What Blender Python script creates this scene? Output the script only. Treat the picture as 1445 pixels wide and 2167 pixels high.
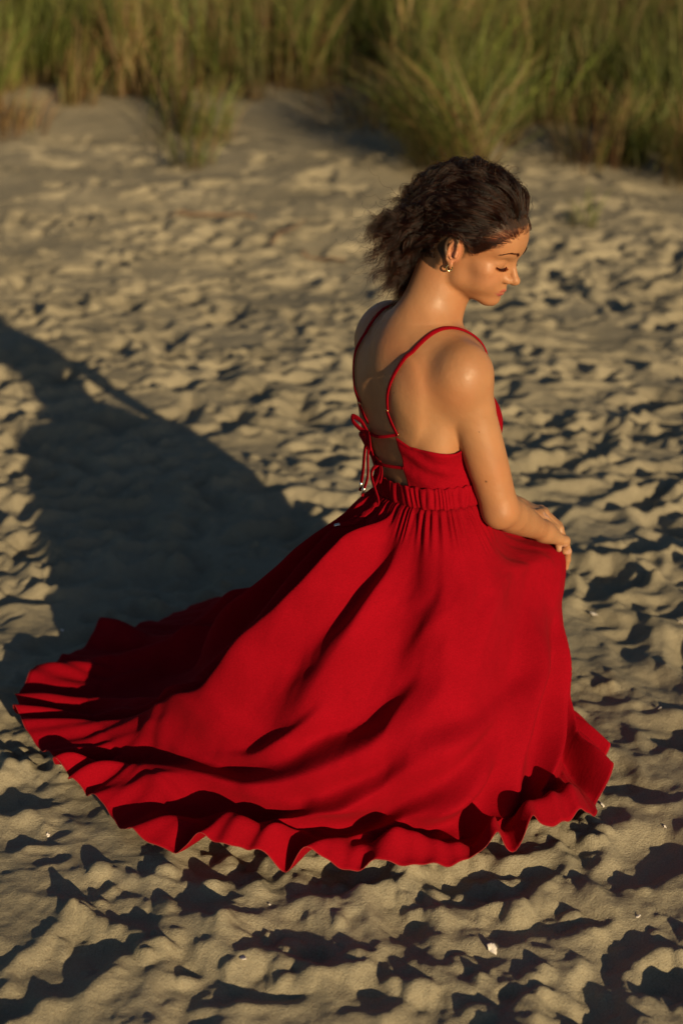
import bpy, bmesh, math, random
import numpy as np
from mathutils import Vector, Matrix

scene = bpy.context.scene
C = scene.collection
for o in list(bpy.data.objects):
    bpy.data.objects.remove(o)

# ---------------------------------------------------------------- camera
CAM_H, PITCH = 1.68, math.radians(22.5)
cam_data = bpy.data.cameras.new('camera')
cam = bpy.data.objects.new('camera', cam_data)
C.objects.link(cam)
cam.location = (0, 0, CAM_H)
cam.rotation_euler = (math.radians(90) - PITCH, 0, 0)
cam_data.sensor_fit = 'VERTICAL'
cam_data.sensor_width = 24.0
cam_data.sensor_height = 36.0
cam_data.lens = 50.0
cam_data.clip_start = 0.05
cam_data.clip_end = 2000
cam_data.dof.use_dof = True
cam_data.dof.focus_distance = 2.78
cam_data.dof.aperture_fstop = 2.2
scene.camera = cam

# ---------------------------------------------------------------- sky, sun, exposure
SUN_EL = math.radians(12.5)
SUN_H = np.array([0.445, -0.8955])                 # horizontal direction towards the sun
SUN_H = SUN_H / np.linalg.norm(SUN_H)
SUN_DIR = np.array([SUN_H[0] * math.cos(SUN_EL), SUN_H[1] * math.cos(SUN_EL), math.sin(SUN_EL)])
world = bpy.data.worlds.new('World')
scene.world = world
world.use_nodes = True
wn = world.node_tree.nodes
bg = wn['Background']
sky = wn.new('ShaderNodeTexSky')
sky.sky_type = 'NISHITA'
sky.sun_disc = False
sky.sun_elevation = SUN_EL
sky.sun_rotation = math.atan2(SUN_H[0], SUN_H[1])
sky.dust_density = 0.6
sky.air_density = 0.85
sky.ozone_density = 1.6
world.node_tree.links.new(sky.outputs[0], bg.inputs[0])
bg.inputs[1].default_value = 0.05
sun_data = bpy.data.lights.new('sun', 'SUN')
sun_data.energy = 5.0
sun_data.angle = math.radians(0.55)
sun_data.color = (1.0, 0.77, 0.45)
sun = bpy.data.objects.new('sun', sun_data)
C.objects.link(sun)
sun.rotation_euler = Vector(SUN_DIR).to_track_quat('Z', 'Y').to_euler()
scene.view_settings.view_transform = 'Standard'
scene.view_settings.look = 'None'
scene.view_settings.gamma = 1.0
scene.view_settings.use_curve_mapping = False
scene.view_settings.exposure = 0.2

# ---------------------------------------------------------------- helpers
def tag(o, label=None, cat=None, group=None, kind=None):
    if label: o['label'] = label
    if cat: o['category'] = cat
    if group: o['group'] = group
    if kind: o['kind'] = kind
    return o

def link_mesh(name, me, mat=None, parent=None):
    o = bpy.data.objects.new(name, me)
    C.objects.link(o)
    if mat: me.materials.append(mat)
    if parent: o.parent = parent
    return o

def np_mesh(name, V, F, smooth=True):
    """V (n,3) floats, F (m,3 or 4) ints -> mesh"""
    V = np.ascontiguousarray(V, dtype=np.float32); F = np.ascontiguousarray(F, dtype=np.int32)
    me = bpy.data.meshes.new(name)
    n, m, k = len(V), len(F), F.shape[1]
    me.vertices.add(n); me.vertices.foreach_set('co', V.ravel())
    me.loops.add(m * k); me.loops.foreach_set('vertex_index', F.ravel())
    me.polygons.add(m)
    me.polygons.foreach_set('loop_start', np.arange(0, m * k, k, dtype=np.int32))
    me.polygons.foreach_set('loop_total', np.full(m, k, dtype=np.int32))
    me.polygons.foreach_set('use_smooth', np.full(m, smooth, dtype=bool))
    me.update(calc_edges=True)
    me.validate()
    return me

def point_attr(me, name, arr):
    arr = np.asarray(arr, dtype=np.float32)
    if arr.ndim == 1:
        a = me.attributes.new(name, 'FLOAT', 'POINT'); a.data.foreach_set('value', arr)
    else:
        if arr.shape[1] == 3: arr = np.hstack([arr, np.ones((len(arr), 1), np.float32)])
        a = me.attributes.new(name, 'FLOAT_COLOR', 'POINT'); a.data.foreach_set('color', np.ascontiguousarray(arr).ravel())

def grid_faces(nr, nc, wrap=False):
    i = np.arange(nr - 1)[:, None]; j = np.arange(nc if wrap else nc - 1)[None, :]
    j2 = (j + 1) % nc
    a = i * nc + j; b = i * nc + j2; c = (i + 1) * nc + j2; d = (i + 1) * nc + j
    return np.stack([a, b, c, d], -1).reshape(-1, 4)

def sstep(a, b, x):
    t = np.clip((x - a) / (b - a), 0, 1)
    return t * t * (3 - 2 * t)

def vnoise(x, y, seed):
    """smooth value noise in [-1,1] on a hashed lattice"""
    xi = np.floor(x).astype(np.int64); yi = np.floor(y).astype(np.int64)
    fx = x - xi; fy = y - yi
    fx = fx * fx * fx * (fx * (fx * 6 - 15) + 10); fy = fy * fy * fy * (fy * (fy * 6 - 15) + 10)
    def h(i, j):
        n = (i * 374761393 + j * 668265263 + seed * 1442695041) & 0xffffffff
        n = ((n ^ (n >> 13)) * 1274126177) & 0xffffffff
        n = n ^ (n >> 16)
        return (n & 0xffff) / 32767.5 - 1.0
    return ((h(xi, yi) * (1 - fx) + h(xi + 1, yi) * fx) * (1 - fy)
            + (h(xi, yi + 1) * (1 - fx) + h(xi + 1, yi + 1) * fx) * fy)

def fbm(x, y, seed, octaves=4, gain=0.5):
    s = 0; a = 1
    for k in range(octaves):
        s = s + a * vnoise(x * 2 ** k + 17.3 * k, y * 2 ** k - 9.1 * k, seed + k); a *= gain
    return s

def new_mat(name):
    m = bpy.data.materials.new(name); m.use_nodes = True
    nt = m.node_tree
    return m, nt, nt.nodes['Principled BSDF']

def node(nt, typ, **kw):
    n = nt.nodes.new(typ)
    for k, v in kw.items():
        if k == 'ins':
            for kk, vv in v.items(): n.inputs[kk].default_value = vv
        else: setattr(n, k, v)
    return n
def catmull(P, n):
    """dense smooth polyline through points P (k,d)"""
    P = np.asarray(P, float)
    Q = np.vstack([2 * P[0] - P[1], P, 2 * P[-1] - P[-2]])
    t = np.linspace(0, len(P) - 1, n); i = np.minimum(t.astype(int), len(P) - 2); u = (t - i)[:, None]
    p0, p1, p2, p3 = Q[i], Q[i + 1], Q[i + 2], Q[i + 3]
    return 0.5 * ((2 * p1) + (-p0 + p2) * u + (2 * p0 - 5 * p1 + 4 * p2 - p3) * u ** 2 + (-p0 + 3 * p1 - 3 * p2 + p3) * u ** 3)
# ---------------------------------------------------------------- sand: one sheet to the horizon
rng = np.random.default_rng(7)
RX0, RX1, RY0, RY1, RES = -5.2, 5.2, 1.0, 15.0, 0.008
nx, ny = int((RX1 - RX0) / RES), int((RY1 - RY0) / RES)
gx = RX0 + (np.arange(nx) + .5) * RES; gy = RY0 + (np.arange(ny) + .5) * RES
GX, GY = np.meshgrid(gx, gy)
HM = np.zeros((ny, nx), np.float32)

def blurh(A, it=1):
    for _ in range(it):
        A = (np.roll(A, 1, 0) + np.roll(A, -1, 0) + 2 * A) * .25
        A = (np.roll(A, 1, 1) + np.roll(A, -1, 1) + 2 * A) * .25
    return A

HM += (0.014 + .012 * (1 - sstep(2.4, 3.6, GY))) * vnoise(GX / .62, GY / .5, 3) + 0.010 * vnoise(GX / .27 + 3, GY / .22, 4)

def stamp(x, y, ang, L, W, depth, rim, flat):
    R = L * 1.15
    i0 = max(int((y - R - RY0) / RES), 0); i1 = min(int((y + R - RY0) / RES), ny)
    j0 = max(int((x - R - RX0) / RES), 0); j1 = min(int((x + R - RX0) / RES), nx)
    if i1 - i0 < 4 or j1 - j0 < 4: return
    dx = GX[i0:i1, j0:j1] - x; dy = GY[i0:i1, j0:j1] - y
    c, s = math.cos(ang), math.sin(ang)
    u = (dx * c + dy * s) / (L * .5); v = (-dx * s + dy * c) / (W * .5)
    v = v + .22 * np.sin(u * 2.2)
    wob = 1 + .16 * np.sin(3 * np.arctan2(v, u) + x * 40) + .1 * np.sin(5 * np.arctan2(v, u) + y * 50)
    r = np.sqrt(u * u + v * v) / wob
    H = HM[i0:i1, j0:j1]
    w = 1 - sstep(.75, 1.25, r)
    mean = H[r < 1].mean() if (r < 1).any() else 0
    pit = -depth * (1 - sstep(.55, 1.08, r)) * (1 + .3 * u)
    ring = rim * np.exp(-((r - 1.28) / .26) ** 2) * (1 + .6 * np.sin(2 * np.arctan2(v, u) + x * 91))
    HM[i0:i1, j0:j1] = H * (1 - flat * w) + mean * flat * w + pit + ring

walk = math.radians(10)
for k in range(5200):
    y = RY0 + (RY1 - RY0) * rng.random() ** 1.15; x = RX0 + (RX1 - RX0) * rng.random()
    if y > 10.6: continue
    if y > 8.6 and rng.random() < .62: continue
    if rng.random() < .55:
        L, W = rng.uniform(.2, .3), rng.uniform(.1, .15); dep = rng.uniform(.012, .034)
    else:
        L, W = rng.uniform(.09, .2), rng.uniform(.06, .12); dep = rng.uniform(.008, .024)
    if y < 3.2: dep *= 1.0
    ang = walk + (rng.normal(0, .75) if y > 3.4 else rng.uniform(0, 6.28))
    stamp(x, y, ang, L, W, dep, dep * rng.uniform(.2, .6), rng.uniform(.3, .8))
for k in range(1500):                                       # scuffs and half-prints between the footprints
    y = rng.uniform(1.3, 8.8); x = rng.uniform(-.42 * y - .3, .42 * y + .3)
    if y < 3.3 and rng.random() < .7: continue
    L = rng.uniform(.06, .14); dep = rng.uniform(.005, .014)
    stamp(x, y, rng.uniform(0, 6.28), L, L * rng.uniform(.5, .9), dep, dep * rng.uniform(.3, .9), rng.uniform(.1, .5))
HM = blurh(HM, 1)
HM *= (.60 + .50 * sstep(2.6, 4.5, GY)).astype(np.float32)
# sand slides back to its angle of repose
for _ in range(14):
    for ax in (0, 1):
        d = np.diff(HM, axis=ax); lim = RES * .78
        ex = np.clip(np.abs(d) - lim, 0, None) * np.sign(d) * .25
        if ax == 0: HM[:-1] += ex; HM[1:] -= ex
        else: HM[:, :-1] += ex; HM[:, 1:] -= ex
# crumbs and small ridges
crumb = .0045 * vnoise(GX / .075, GY / .07, 10) + .0040 * vnoise(GX / .045, GY / .042, 11) + .0035 * np.maximum(vnoise(GX / .028, GY / .026, 12), .1) + .0016 * vnoise(GX / .017, GY / .017, 13)
clod_zone = sstep(-.1, .55, vnoise(GX / .35, GY / .3, 15))
ridge = 1 - np.abs(vnoise(GX / .034 + 5, GY / .030, 18)); ridge2 = 1 - np.abs(vnoise(GX / .019 + 5, GY / .018, 19))
HM += (.0030 * (ridge ** 3 - .4) * sstep(-.3, .5, vnoise(GX / .22, GY / .2, 16)) + .0020 * (ridge2 ** 3 - .4)).astype(np.float32)
HM += (crumb * (.40 + .75 * clod_zone) + .0012 * vnoise(GX / .021, GY / .019, 14)).astype(np.float32)
near = GY < 4.4
for k in range(2600):                                       # little clods pushed up round the prints
    y = RY0 + 3.2 * rng.random() ** 1.2 + .5; x = rng.uniform(-1.6, 1.6)
    if vnoise(np.array([x / .35]), np.array([y / .3]), 15)[0] < -.1: continue
    r = rng.uniform(.007, .02) if rng.random() < .85 else rng.uniform(.02, .032)
    i = int((y - RY0) / RES); j = int((x - RX0) / RES); n = int(r / RES) + 2
    if i < n or j < n: continue
    yy, xx = np.mgrid[-n:n + 1, -n:n + 1] * RES
    asp = rng.uniform(.7, 1.3)
    d = np.clip(1 - ((xx * asp) ** 2 + (yy / asp) ** 2) / r ** 2, 0, None)
    HM[i - n:i + n + 1, j - n:j + n + 1] += (r * rng.uniform(.35, .7) * np.sqrt(d)).astype(np.float32)

def ramp(y):
    y = np.asarray(y, float)
    t = np.clip(y - 6.0, 0, None)
    a = .022 * t ** 1.6
    return np.where(y < 20, a, .022 * 14 ** 1.6 + .022 * 1.6 * 14 ** .6 * (y - 20) * np.exp(-np.clip(y - 20, 0, None) / 30))

def base_h(x, y):
    return ramp(y) + sstep(7, 11, y) * (.05 * vnoise(x / 1.7, y / 1.5, 21) + .03 * vnoise(x / .5, y / .5, 22))

DRESS_C = np.array([-.06, 2.72])
def terrain(x, y):
    x = np.asarray(x, float); y = np.asarray(y, float)
    fx = (x - RX0) / RES - .5; fy = (y - RY0) / RES - .5
    ins = (fx > 1) & (fx < nx - 3) & (fy > 1) & (fy < ny - 3)
    fxc = np.clip(fx, 0, nx - 2.001); fyc = np.clip(fy, 0, ny - 2.001)
    i = fyc.astype(int); j = fxc.astype(int); u = fxc - j; v = fyc - i
    h = (HM[i, j] * (1 - u) + HM[i, j + 1] * u) * (1 - v) + (HM[i + 1, j] * (1 - u) + HM[i + 1, j + 1] * u) * v
    edge = np.minimum(np.minimum(x - RX0, RX1 - x), np.minimum(y - RY0 + .4, RY1 - y))
    h = h * sstep(0, .6, edge) * ins + .02 * vnoise(x / .9, y / .9, 5) * (1 - sstep(0, .6, edge))
    return h * (1 - .6 * sstep(9, 12, y)) + base_h(x, y)

rows = [1.05]
while rows[-1] < 15: rows.append(rows[-1] * 1.0024)
while rows[-1] < 30: rows.append(rows[-1] * 1.012)
while rows[-1] < 900: rows.append(rows[-1] * 1.12)
rows = np.array([-200, -60, -20, -8, -4, -2, -1, -.4, 0, .3, .55, .75, .87, .95, 1.0] + rows)
ca = np.linspace(-.315, .315, 300)
out = .315 + np.cumsum(.0021 * 1.10 ** np.arange(1, 68)); out = out[out < 40]
cols = np.concatenate([-out[::-1], ca, out])
YY = np.repeat(rows[:, None], len(cols), 1); XX = cols[None, :] * np.maximum(YY, 1.2)
ZZ = terrain(XX, YY)
# the figure's weight and the spread skirt press the sand flatter
ZZ_f = ZZ
V = np.stack([XX, YY, ZZ_f], -1).reshape(-1, 3)
sand_me = np_mesh('sand', V, grid_faces(len(rows), len(cols)))

m_sand, nt, bs = new_mat('dry_sand')
L = nt.links.new
tc = node(nt, 'ShaderNodeTexCoord')
n1 = node(nt, 'ShaderNodeTexNoise', ins={'Scale': 2.2, 'Detail': 6, 'Roughness': .6})
n2 = node(nt, 'ShaderNodeTexNoise', ins={'Scale': 330, 'Detail': 4, 'Roughness': .7})
n3 = node(nt, 'ShaderNodeTexNoise', ins={'Scale': 38, 'Detail': 5, 'Roughness': .65})
for n in (n1, n2, n3): L(tc.outputs['Object'], n.inputs['Vector'])
cr = node(nt, 'ShaderNodeValToRGB')
cr.color_ramp.elements[0].position = .3; cr.color_ramp.elements[0].color = (.32, .285, .20, 1)
cr.color_ramp.elements[1].position = .7; cr.color_ramp.elements[1].color = (.42, .375, .27, 1)
L(n1.outputs[0], cr.inputs[0])
mx = node(nt, 'ShaderNodeMix', data_type='RGBA', blend_type='MULTIPLY')
mx.inputs[0].default_value = .95
cr2 = node(nt, 'ShaderNodeValToRGB')
cr2.color_ramp.elements[0].position = .25; cr2.color_ramp.elements[0].color = (.55, .5, .45, 1)
cr2.color_ramp.elements[1].position = .68; cr2.color_ramp.elements[1].color = (1, 1, 1, 1)
L(n2.outputs[0], cr2.inputs[0]); L(cr.outputs[0], mx.inputs[6]); L(cr2.outputs[0], mx.inputs[7])
L(mx.outputs[2], bs.inputs['Base Color'])
bs.inputs['Roughness'].default_value = .95
bs.inputs['Specular IOR Level'].default_value = .15
b1 = node(nt, 'ShaderNodeBump', ins={'Strength': .8, 'Distance': .006}); L(n3.outputs[0], b1.inputs['Height'])
b2 = node(nt, 'ShaderNodeBump', ins={'Strength': .9, 'Distance': .0032}); L(n2.outputs[0], b2.inputs['Height'])
L(b1.outputs[0], b2.inputs['Normal']); L(b2.outputs[0], bs.inputs['Normal'])
sand = link_mesh('sand', sand_me, m_sand)
tag(sand, 'trampled dry beach sand full of footprints', kind='structure')
# ---------------------------------------------------------------- marram grass on the dune
def blades(x, y, h, w, lean_dir, lean, col, seed, curl=1.0):
    """one tapering, bending ribbon per entry, four segments each -> V, F, colour"""
    r = np.random.default_rng(seed); n = len(x)
    z = terrain(x, y) - .02
    t = np.array([0, .3, .58, .82, 1.0])
    bend = lean[:, None] * (t[None, :] ** 1.0 * .35 + curl * t[None, :] ** 2.2 * .65)     # angle-like lateral run
    px = x[:, None] + np.cos(lean_dir)[:, None] * bend * h[:, None]
    py = y[:, None] + np.sin(lean_dir)[:, None] * bend * h[:, None]
    pz = z[:, None] + h[:, None] * t[None, :] * np.sqrt(np.clip(1 - .55 * np.clip(bend, 0, 1.2) ** 2, .15, 1))
    fa = r.uniform(0, np.pi, n)
    wid = w[:, None] * np.array([.7, 1, .85, .55, .06])[None, :] * .5
    sx = np.cos(fa)[:, None] * wid; sy = np.sin(fa)[:, None] * wid
    A = np.stack([px - sx, py - sy, pz], -1); B = np.stack([px + sx, py + sy, pz], -1)
    V = np.stack([A, B], 2).reshape(n, 10, 3)
    q = np.array([[2 * k, 2 * k + 1, 2 * k + 3, 2 * k + 2] for k in range(4)])
    F = (np.arange(n)[:, None, None] * 10 + q[None]).reshape(-1, 4)
    tc = np.repeat(t, 2)[None, :, None]
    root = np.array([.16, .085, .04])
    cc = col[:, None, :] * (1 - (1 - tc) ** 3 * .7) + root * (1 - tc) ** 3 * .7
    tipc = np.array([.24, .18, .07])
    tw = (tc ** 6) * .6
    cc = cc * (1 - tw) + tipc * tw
    return V.reshape(-1, 3), F, cc.reshape(-1, 3)

m_grass, nt, bs = new_mat('marram_grass')
at_ = node(nt, 'ShaderNodeAttribute', attribute_name='tint')
nt.links.new(at_.outputs['Color'], bs.inputs['Base Color'])
bs.inputs['Roughness'].default_value = .55
bs.inputs['Specular IOR Level'].default_value = .3
tr = node(nt, 'ShaderNodeBsdfTranslucent'); nt.links.new(at_.outputs['Color'], tr.inputs['Color'])
ms = node(nt, 'ShaderNodeMixShader', ins={0: .38})
nt.links.new(bs.outputs[0], ms.inputs[1]); nt.links.new(tr.outputs[0], ms.inputs[2])
nt.links.new(ms.outputs[0], nt.nodes['Material Output'].inputs['Surface'])

GREENS = np.array([[.120, .165, .030], [.085, .125, .022], [.175, .205, .045], [.058, .088, .018]])
DRY = np.array([[.30, .20, .080], [.22, .13, .055], [.36, .27, .13], [.15, .075, .035]])

def tints(r, n, dry):
    g = GREENS[r.integers(0, 4, n)] * r.uniform(.75, 1.3, (n, 1)); d = DRY[r.integers(0, 4, n)] * r.uniform(.7, 1.2, (n, 1))
    return np.where((r.random(n) < dry)[:, None], d, g)

def edge_y(x, y):
    """how far inside the grass a point lies (metres), negative on open sand"""
    e = np.interp(x / np.maximum(y, 1), [-.32, -.233, -.192, -.152, -.136, -.126, -.105, -.094, -.075, -.059, -.04, -.022, -.007, .019, .040, .055, .072, .088, .105, .123, .156, .195, .237, .32],
                  [11.8, 11.7, 11.5, 11.1, 11.0, 10.5, 10.4, 10.8, 11.2, 11.0, 10.8, 11.3, 12.4, 11.6, 10.2, 9.5, 9.5, 10.0, 10.3, 10.2, 9.8, 9.6, 9.4, 9.2])
    return y - e - .28 * vnoise(x / .6, y / .6, 33)

r = np.random.default_rng(21)
n_cl = 4300
cx_ = r.uniform(-7.2, 7.2, n_cl); cy_ = 9.0 + 10 * r.random(n_cl) ** 1.25
ins = edge_y(cx_, cy_)
keep = (ins > 0) & (np.abs(cx_) < .36 * cy_ + .6) & (vnoise(cx_ / .8, cy_ / .8, 35) + .9 * sstep(0, 1.2, ins) > -.15 + .2 * r.random(n_cl))
cx_, cy_, ins = cx_[keep], cy_[keep], ins[keep]
per = r.integers(8, 34, len(cx_)); cl_b = np.exp(.42 * vnoise(cx_ / .55, cy_ / .55, 39) * 1.6 + r.normal(0, .22, len(cx_)))
ci = np.repeat(np.arange(len(cx_)), per); n = len(ci)
bx = cx_[ci] + r.normal(0, .055, n); by = cy_[ci] + r.normal(0, .055, n)
cl_h = (.36 + .40 * sstep(0, 1.3, ins) + .22 * r.random(len(ins)) + .20 * vnoise(cx_ / .9, cy_ / .9, 36))[ci]
hh = cl_h * r.uniform(.6, 1.15, n)
cl_dir = (math.pi * .1 + .9 * vnoise(cx_ / 1.3, cy_ / 1.3, 37) * 2 + r.normal(0, .5, len(cx_)))[ci]
ld = cl_dir + r.normal(0, .9, n); ln = np.abs(r.normal(.28, .22, n)) + .05
dryp = np.clip(.22 + .4 * vnoise(cx_ / .9 + 5, cy_ / .9, 38), .08, .8)[ci]
col = np.where((r.random(n) < dryp)[:, None], tints(r, n, 1.0), tints(r, n, 0.0)) * np.clip(cl_b, .45, 2.0)[ci][:, None]
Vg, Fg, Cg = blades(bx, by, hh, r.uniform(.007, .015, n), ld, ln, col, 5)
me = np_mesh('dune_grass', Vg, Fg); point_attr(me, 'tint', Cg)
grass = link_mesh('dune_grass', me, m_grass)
tag(grass, 'tall olive marram grass covering the dune behind the sand', 'grass', kind='stuff')
print('grass blades', n)

def tuft(label, x, y, n, h, spread, dry, seed, fan=None, lean=(.35, .25), cat='grass tuft'):
    r = np.random.default_rng(seed)
    a = r.uniform(0, 2 * np.pi, n); q = spread * np.sqrt(r.random(n))
    bx = x + q * np.cos(a); by = y + q * np.sin(a)
    ld = a + r.normal(0, .6, n) if fan is None else np.where(r.random(n) < .72, fan[0] + r.normal(0, fan[1], n), a)
    ln = np.abs(r.normal(lean[0], lean[1], n)) + .05
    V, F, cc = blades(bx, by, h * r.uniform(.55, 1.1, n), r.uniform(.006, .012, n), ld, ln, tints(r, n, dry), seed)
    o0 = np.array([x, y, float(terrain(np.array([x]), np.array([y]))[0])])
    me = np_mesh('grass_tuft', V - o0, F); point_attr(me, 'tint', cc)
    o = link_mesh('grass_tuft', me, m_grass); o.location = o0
    return tag(o, label, cat, 'grass tufts along the foot of the dune')
# ---------------------------------------------------------------- the figure: one implicit body, polygonised
class SDF:
    def __init__(s): s.pr = []
    def add(s, fn, lo, hi, k=.01, op='u'): s.pr.append((fn, np.asarray(lo, float), np.asarray(hi, float), k, op))
    def cone(s, a, b, ra, rb, k=.01, op='u', M=None):
        a = np.asarray(a, float); b = np.asarray(b, float)
        if M is not None: a = M(a); b = M(b); ra *= M.s; rb *= M.s; k *= M.s
        ab = b - a; L2 = max(float(ab @ ab), 1e-12)
        def fn(P):
            t = np.clip(((P - a) @ ab) / L2, 0, 1)
            return np.linalg.norm(P - a - t[:, None] * ab, axis=1) - (ra + (rb - ra) * t)
        r = max(ra, rb); s.add(fn, np.minimum(a, b) - r, np.maximum(a, b) + r, k, op)
    def chain(s, pts, rad, k=.01, op='u', M=None):
        pts = [np.asarray(p, float) for p in pts]; rad = list(rad)
        if M is not None: pts = [M(p) for p in pts]; rad = [r * M.s for r in rad]; k *= M.s
        def fn(P):
            d = None
            for i in range(len(pts) - 1):
                a, ab = pts[i], pts[i + 1] - pts[i]
                t = np.clip(((P - a) @ ab) / max(float(ab @ ab), 1e-12), 0, 1)
                e = np.linalg.norm(P - a - t[:, None] * ab, axis=1) - (rad[i] + (rad[i + 1] - rad[i]) * t)
                d = e if d is None else np.minimum(d, e)
            return d
        A = np.array(pts); r = max(rad)
        s.add(fn, A.min(0) - r, A.max(0) + r, k, op)
    def ell(s, c, rad, k=.01, op='u', R=None, M=None):
        """ellipsoid; R columns = its axes"""
        c = np.asarray(c, float); rad = np.asarray(rad, float); R = np.eye(3) if R is None else np.asarray(R, float)
        if M is not None: c = M(c); rad = rad * M.s; R = M.R @ R; k *= M.s
        def fn(P):
            q = (P - c) @ R
            k0 = np.linalg.norm(q / rad, axis=1); k1 = np.linalg.norm(q / rad ** 2, axis=1)
            return np.where(k0 < 1e-6, -rad.min(), k0 * (k0 - 1) / np.maximum(k1, 1e-9))
        e = np.abs(R) @ rad
        s.add(fn, c - e, c + e, k, op)
    def __call__(s, P):
        """cells of 7 cm at a time, so that far primitives are never looked at"""
        if len(P) < 3000: return s.block(P)
        q = np.floor(P / .07).astype(np.int64)
        key = (q[:, 0] * 4096 + q[:, 1]) * 4096 + q[:, 2]
        o = np.argsort(key, kind='stable'); ks = key[o]
        cut = np.concatenate([[0], np.nonzero(np.diff(ks))[0] + 1, [len(ks)]])
        D = np.empty(len(P))
        for a, b in zip(cut[:-1], cut[1:]): D[o[a:b]] = s.block(P[o[a:b]])
        return D
    def block(s, P):
        D = np.full(len(P), .5)
        if not hasattr(s, 'LO') or len(s.LO) != len(s.pr):
            g = np.array([p[3] + (.034 if p[4] == 'u' else 0) for p in s.pr])[:, None]
            s.LO = np.array([p[1] for p in s.pr]) - g; s.HI = np.array([p[2] for p in s.pr]) + g
        pl, ph = P.min(0), P.max(0)
        for t in np.nonzero(((s.LO < ph) & (s.HI > pl)).all(1))[0]:
            fn, lo, hi, k, op = s.pr[t]
            mg = k + (.034 if op == 'u' else .0)
            m = np.all((P > lo - mg) & (P < hi + mg), axis=1)
            ix = np.nonzero(m)[0]
            if len(ix) == 0: continue
            d = fn(P[ix]); e = D[ix]
            if op == 'u':
                h = np.clip(.5 + .5 * (e - d) / k, 0, 1); D[ix] = e + (d - e) * h - k * h * (1 - h)
            else:
                h = np.clip(.5 - .5 * (e + d) / k, 0, 1); D[ix] = e + (-d - e) * h + k * h * (1 - h)
        return D
    def grad(s, P, e=.0008):
        G = np.empty_like(P)
        for a in range(3):
            o = np.zeros(3); o[a] = e
            G[:, a] = (s(P + o) - s(P - o)) / (2 * e)
        return G
    def normal(s, P):
        g = s.grad(P); return g / np.maximum(np.linalg.norm(g, axis=1, keepdims=True), 1e-9)
    def project(s, P, off=0.0, it=4):
        P = np.array(P, float)
        for _ in range(it):
            g = s.grad(P); n2 = np.maximum((g * g).sum(1), .05)
            P -= np.clip((s(P) - off) / n2, -.02, .02)[:, None] * g
        return P

def surface_nets(f, lo, hi, h, B=6):
    lo = np.asarray(lo, float); nb = np.ceil((np.asarray(hi) - lo) / (h * B)).astype(int)
    I = np.stack(np.meshgrid(*[np.arange(n) for n in nb], indexing='ij'), -1).reshape(-1, 3)
    ctr = lo + (I + .5) * h * B
    I = I[np.abs(f(ctr)) < h * B * 1.25]
    l = np.arange(B + 1)
    loc = np.stack(np.meshgrid(l, l, l, indexing='ij'), -1).reshape(-1, 3)
    keys_all, vp_all, sg_all = [], [], []
    W = np.int64(nb.max() * B + 4)
    for s0 in range(0, len(I), 1500):
        b = I[s0:s0 + 1500]
        g = (b[:, None, :] * B + loc[None]).reshape(-1, 3)
        d = f(lo + g * h).reshape(len(b), B + 1, B + 1, B + 1)
        c = [d[:, i:B + i, j:B + j, k:B + k] for i in (0, 1) for j in (0, 1) for k in (0, 1)]
        neg = sum((x < 0).astype(np.int8) for x in c)
        act = (neg > 0) & (neg < 8)
        bi, ii, jj, kk = np.nonzero(act)
        cv = np.stack([x[act] for x in c], 1)                      # corner order i*4+j*2+k
        off = np.array([[i, j, k] for i in (0, 1) for j in (0, 1) for k in (0, 1)], float)
        S = np.zeros((len(bi), 3)); cnt = np.zeros(len(bi))
        for p in range(8):
            for ax, st in ((0, 4), (1, 2), (2, 1)):
                if p & st: continue
                q = p + st
                cr = (cv[:, p] < 0) != (cv[:, q] < 0)
                t = np.where(cr, cv[:, p] / np.where(cr, cv[:, p] - cv[:, q], 1), 0)
                pt = off[p][None] + t[:, None] * (off[q] - off[p])[None]
                S += pt * cr[:, None]; cnt += cr
        cell = b[bi] * B + np.stack([ii, jj, kk], 1)
        vp_all.append(lo + (cell + S / cnt[:, None]) * h)
        keys_all.append((cell[:, 0].astype(np.int64) * W + cell[:, 1]) * W + cell[:, 2])
        sg_all.append(cv[:, [0, 4, 2, 1]] < 0)
    K = np.concatenate(keys_all); VP = np.concatenate(vp_all); SG = np.concatenate(sg_all)
    o = np.argsort(K); K, VP, SG = K[o], VP[o], SG[o]
    step = [W * W, W, np.int64(1)]
    F = []
    def find(k):
        p = np.minimum(np.searchsorted(K, k), len(K) - 1); return np.where(K[p] == k, p, -1)
    for ax in range(3):
        u, v = [(1, 2), (2, 0), (0, 1)][ax]
        e = np.nonzero(SG[:, 0] != SG[:, ax + 1])[0]
        a = e; b = find(K[e] - step[u]); c = find(K[e] - step[u] - step[v]); d = find(K[e] - step[v])
        ok = (b >= 0) & (c >= 0) & (d >= 0)
        q = np.stack([a, b, c, d], 1)[ok]; fl = SG[e, 0][ok]
        q[~fl] = q[~fl][:, ::-1]
        F.append(q)
    F = np.concatenate(F)
    return VP, F

class Frame:
    """local -> world: origin, axes (columns) and scale"""
    def __init__(s, o, R, sc=1.0): s.o = np.asarray(o, float); s.R = np.asarray(R, float); s.s = sc
    def __call__(s, p): return s.o + (np.asarray(p, float) * s.s) @ s.R.T
    def inv(s, P): return ((np.asarray(P) - s.o) @ s.R) / s.s

def nrm(v): v = np.asarray(v, float); return v / np.linalg.norm(v)

FW = nrm([.895, .446, 0]); RT = nrm([.446, -.895, 0]); UP = np.array([0, 0, 1.])   # her forward, her right
body = SDF()
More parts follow.
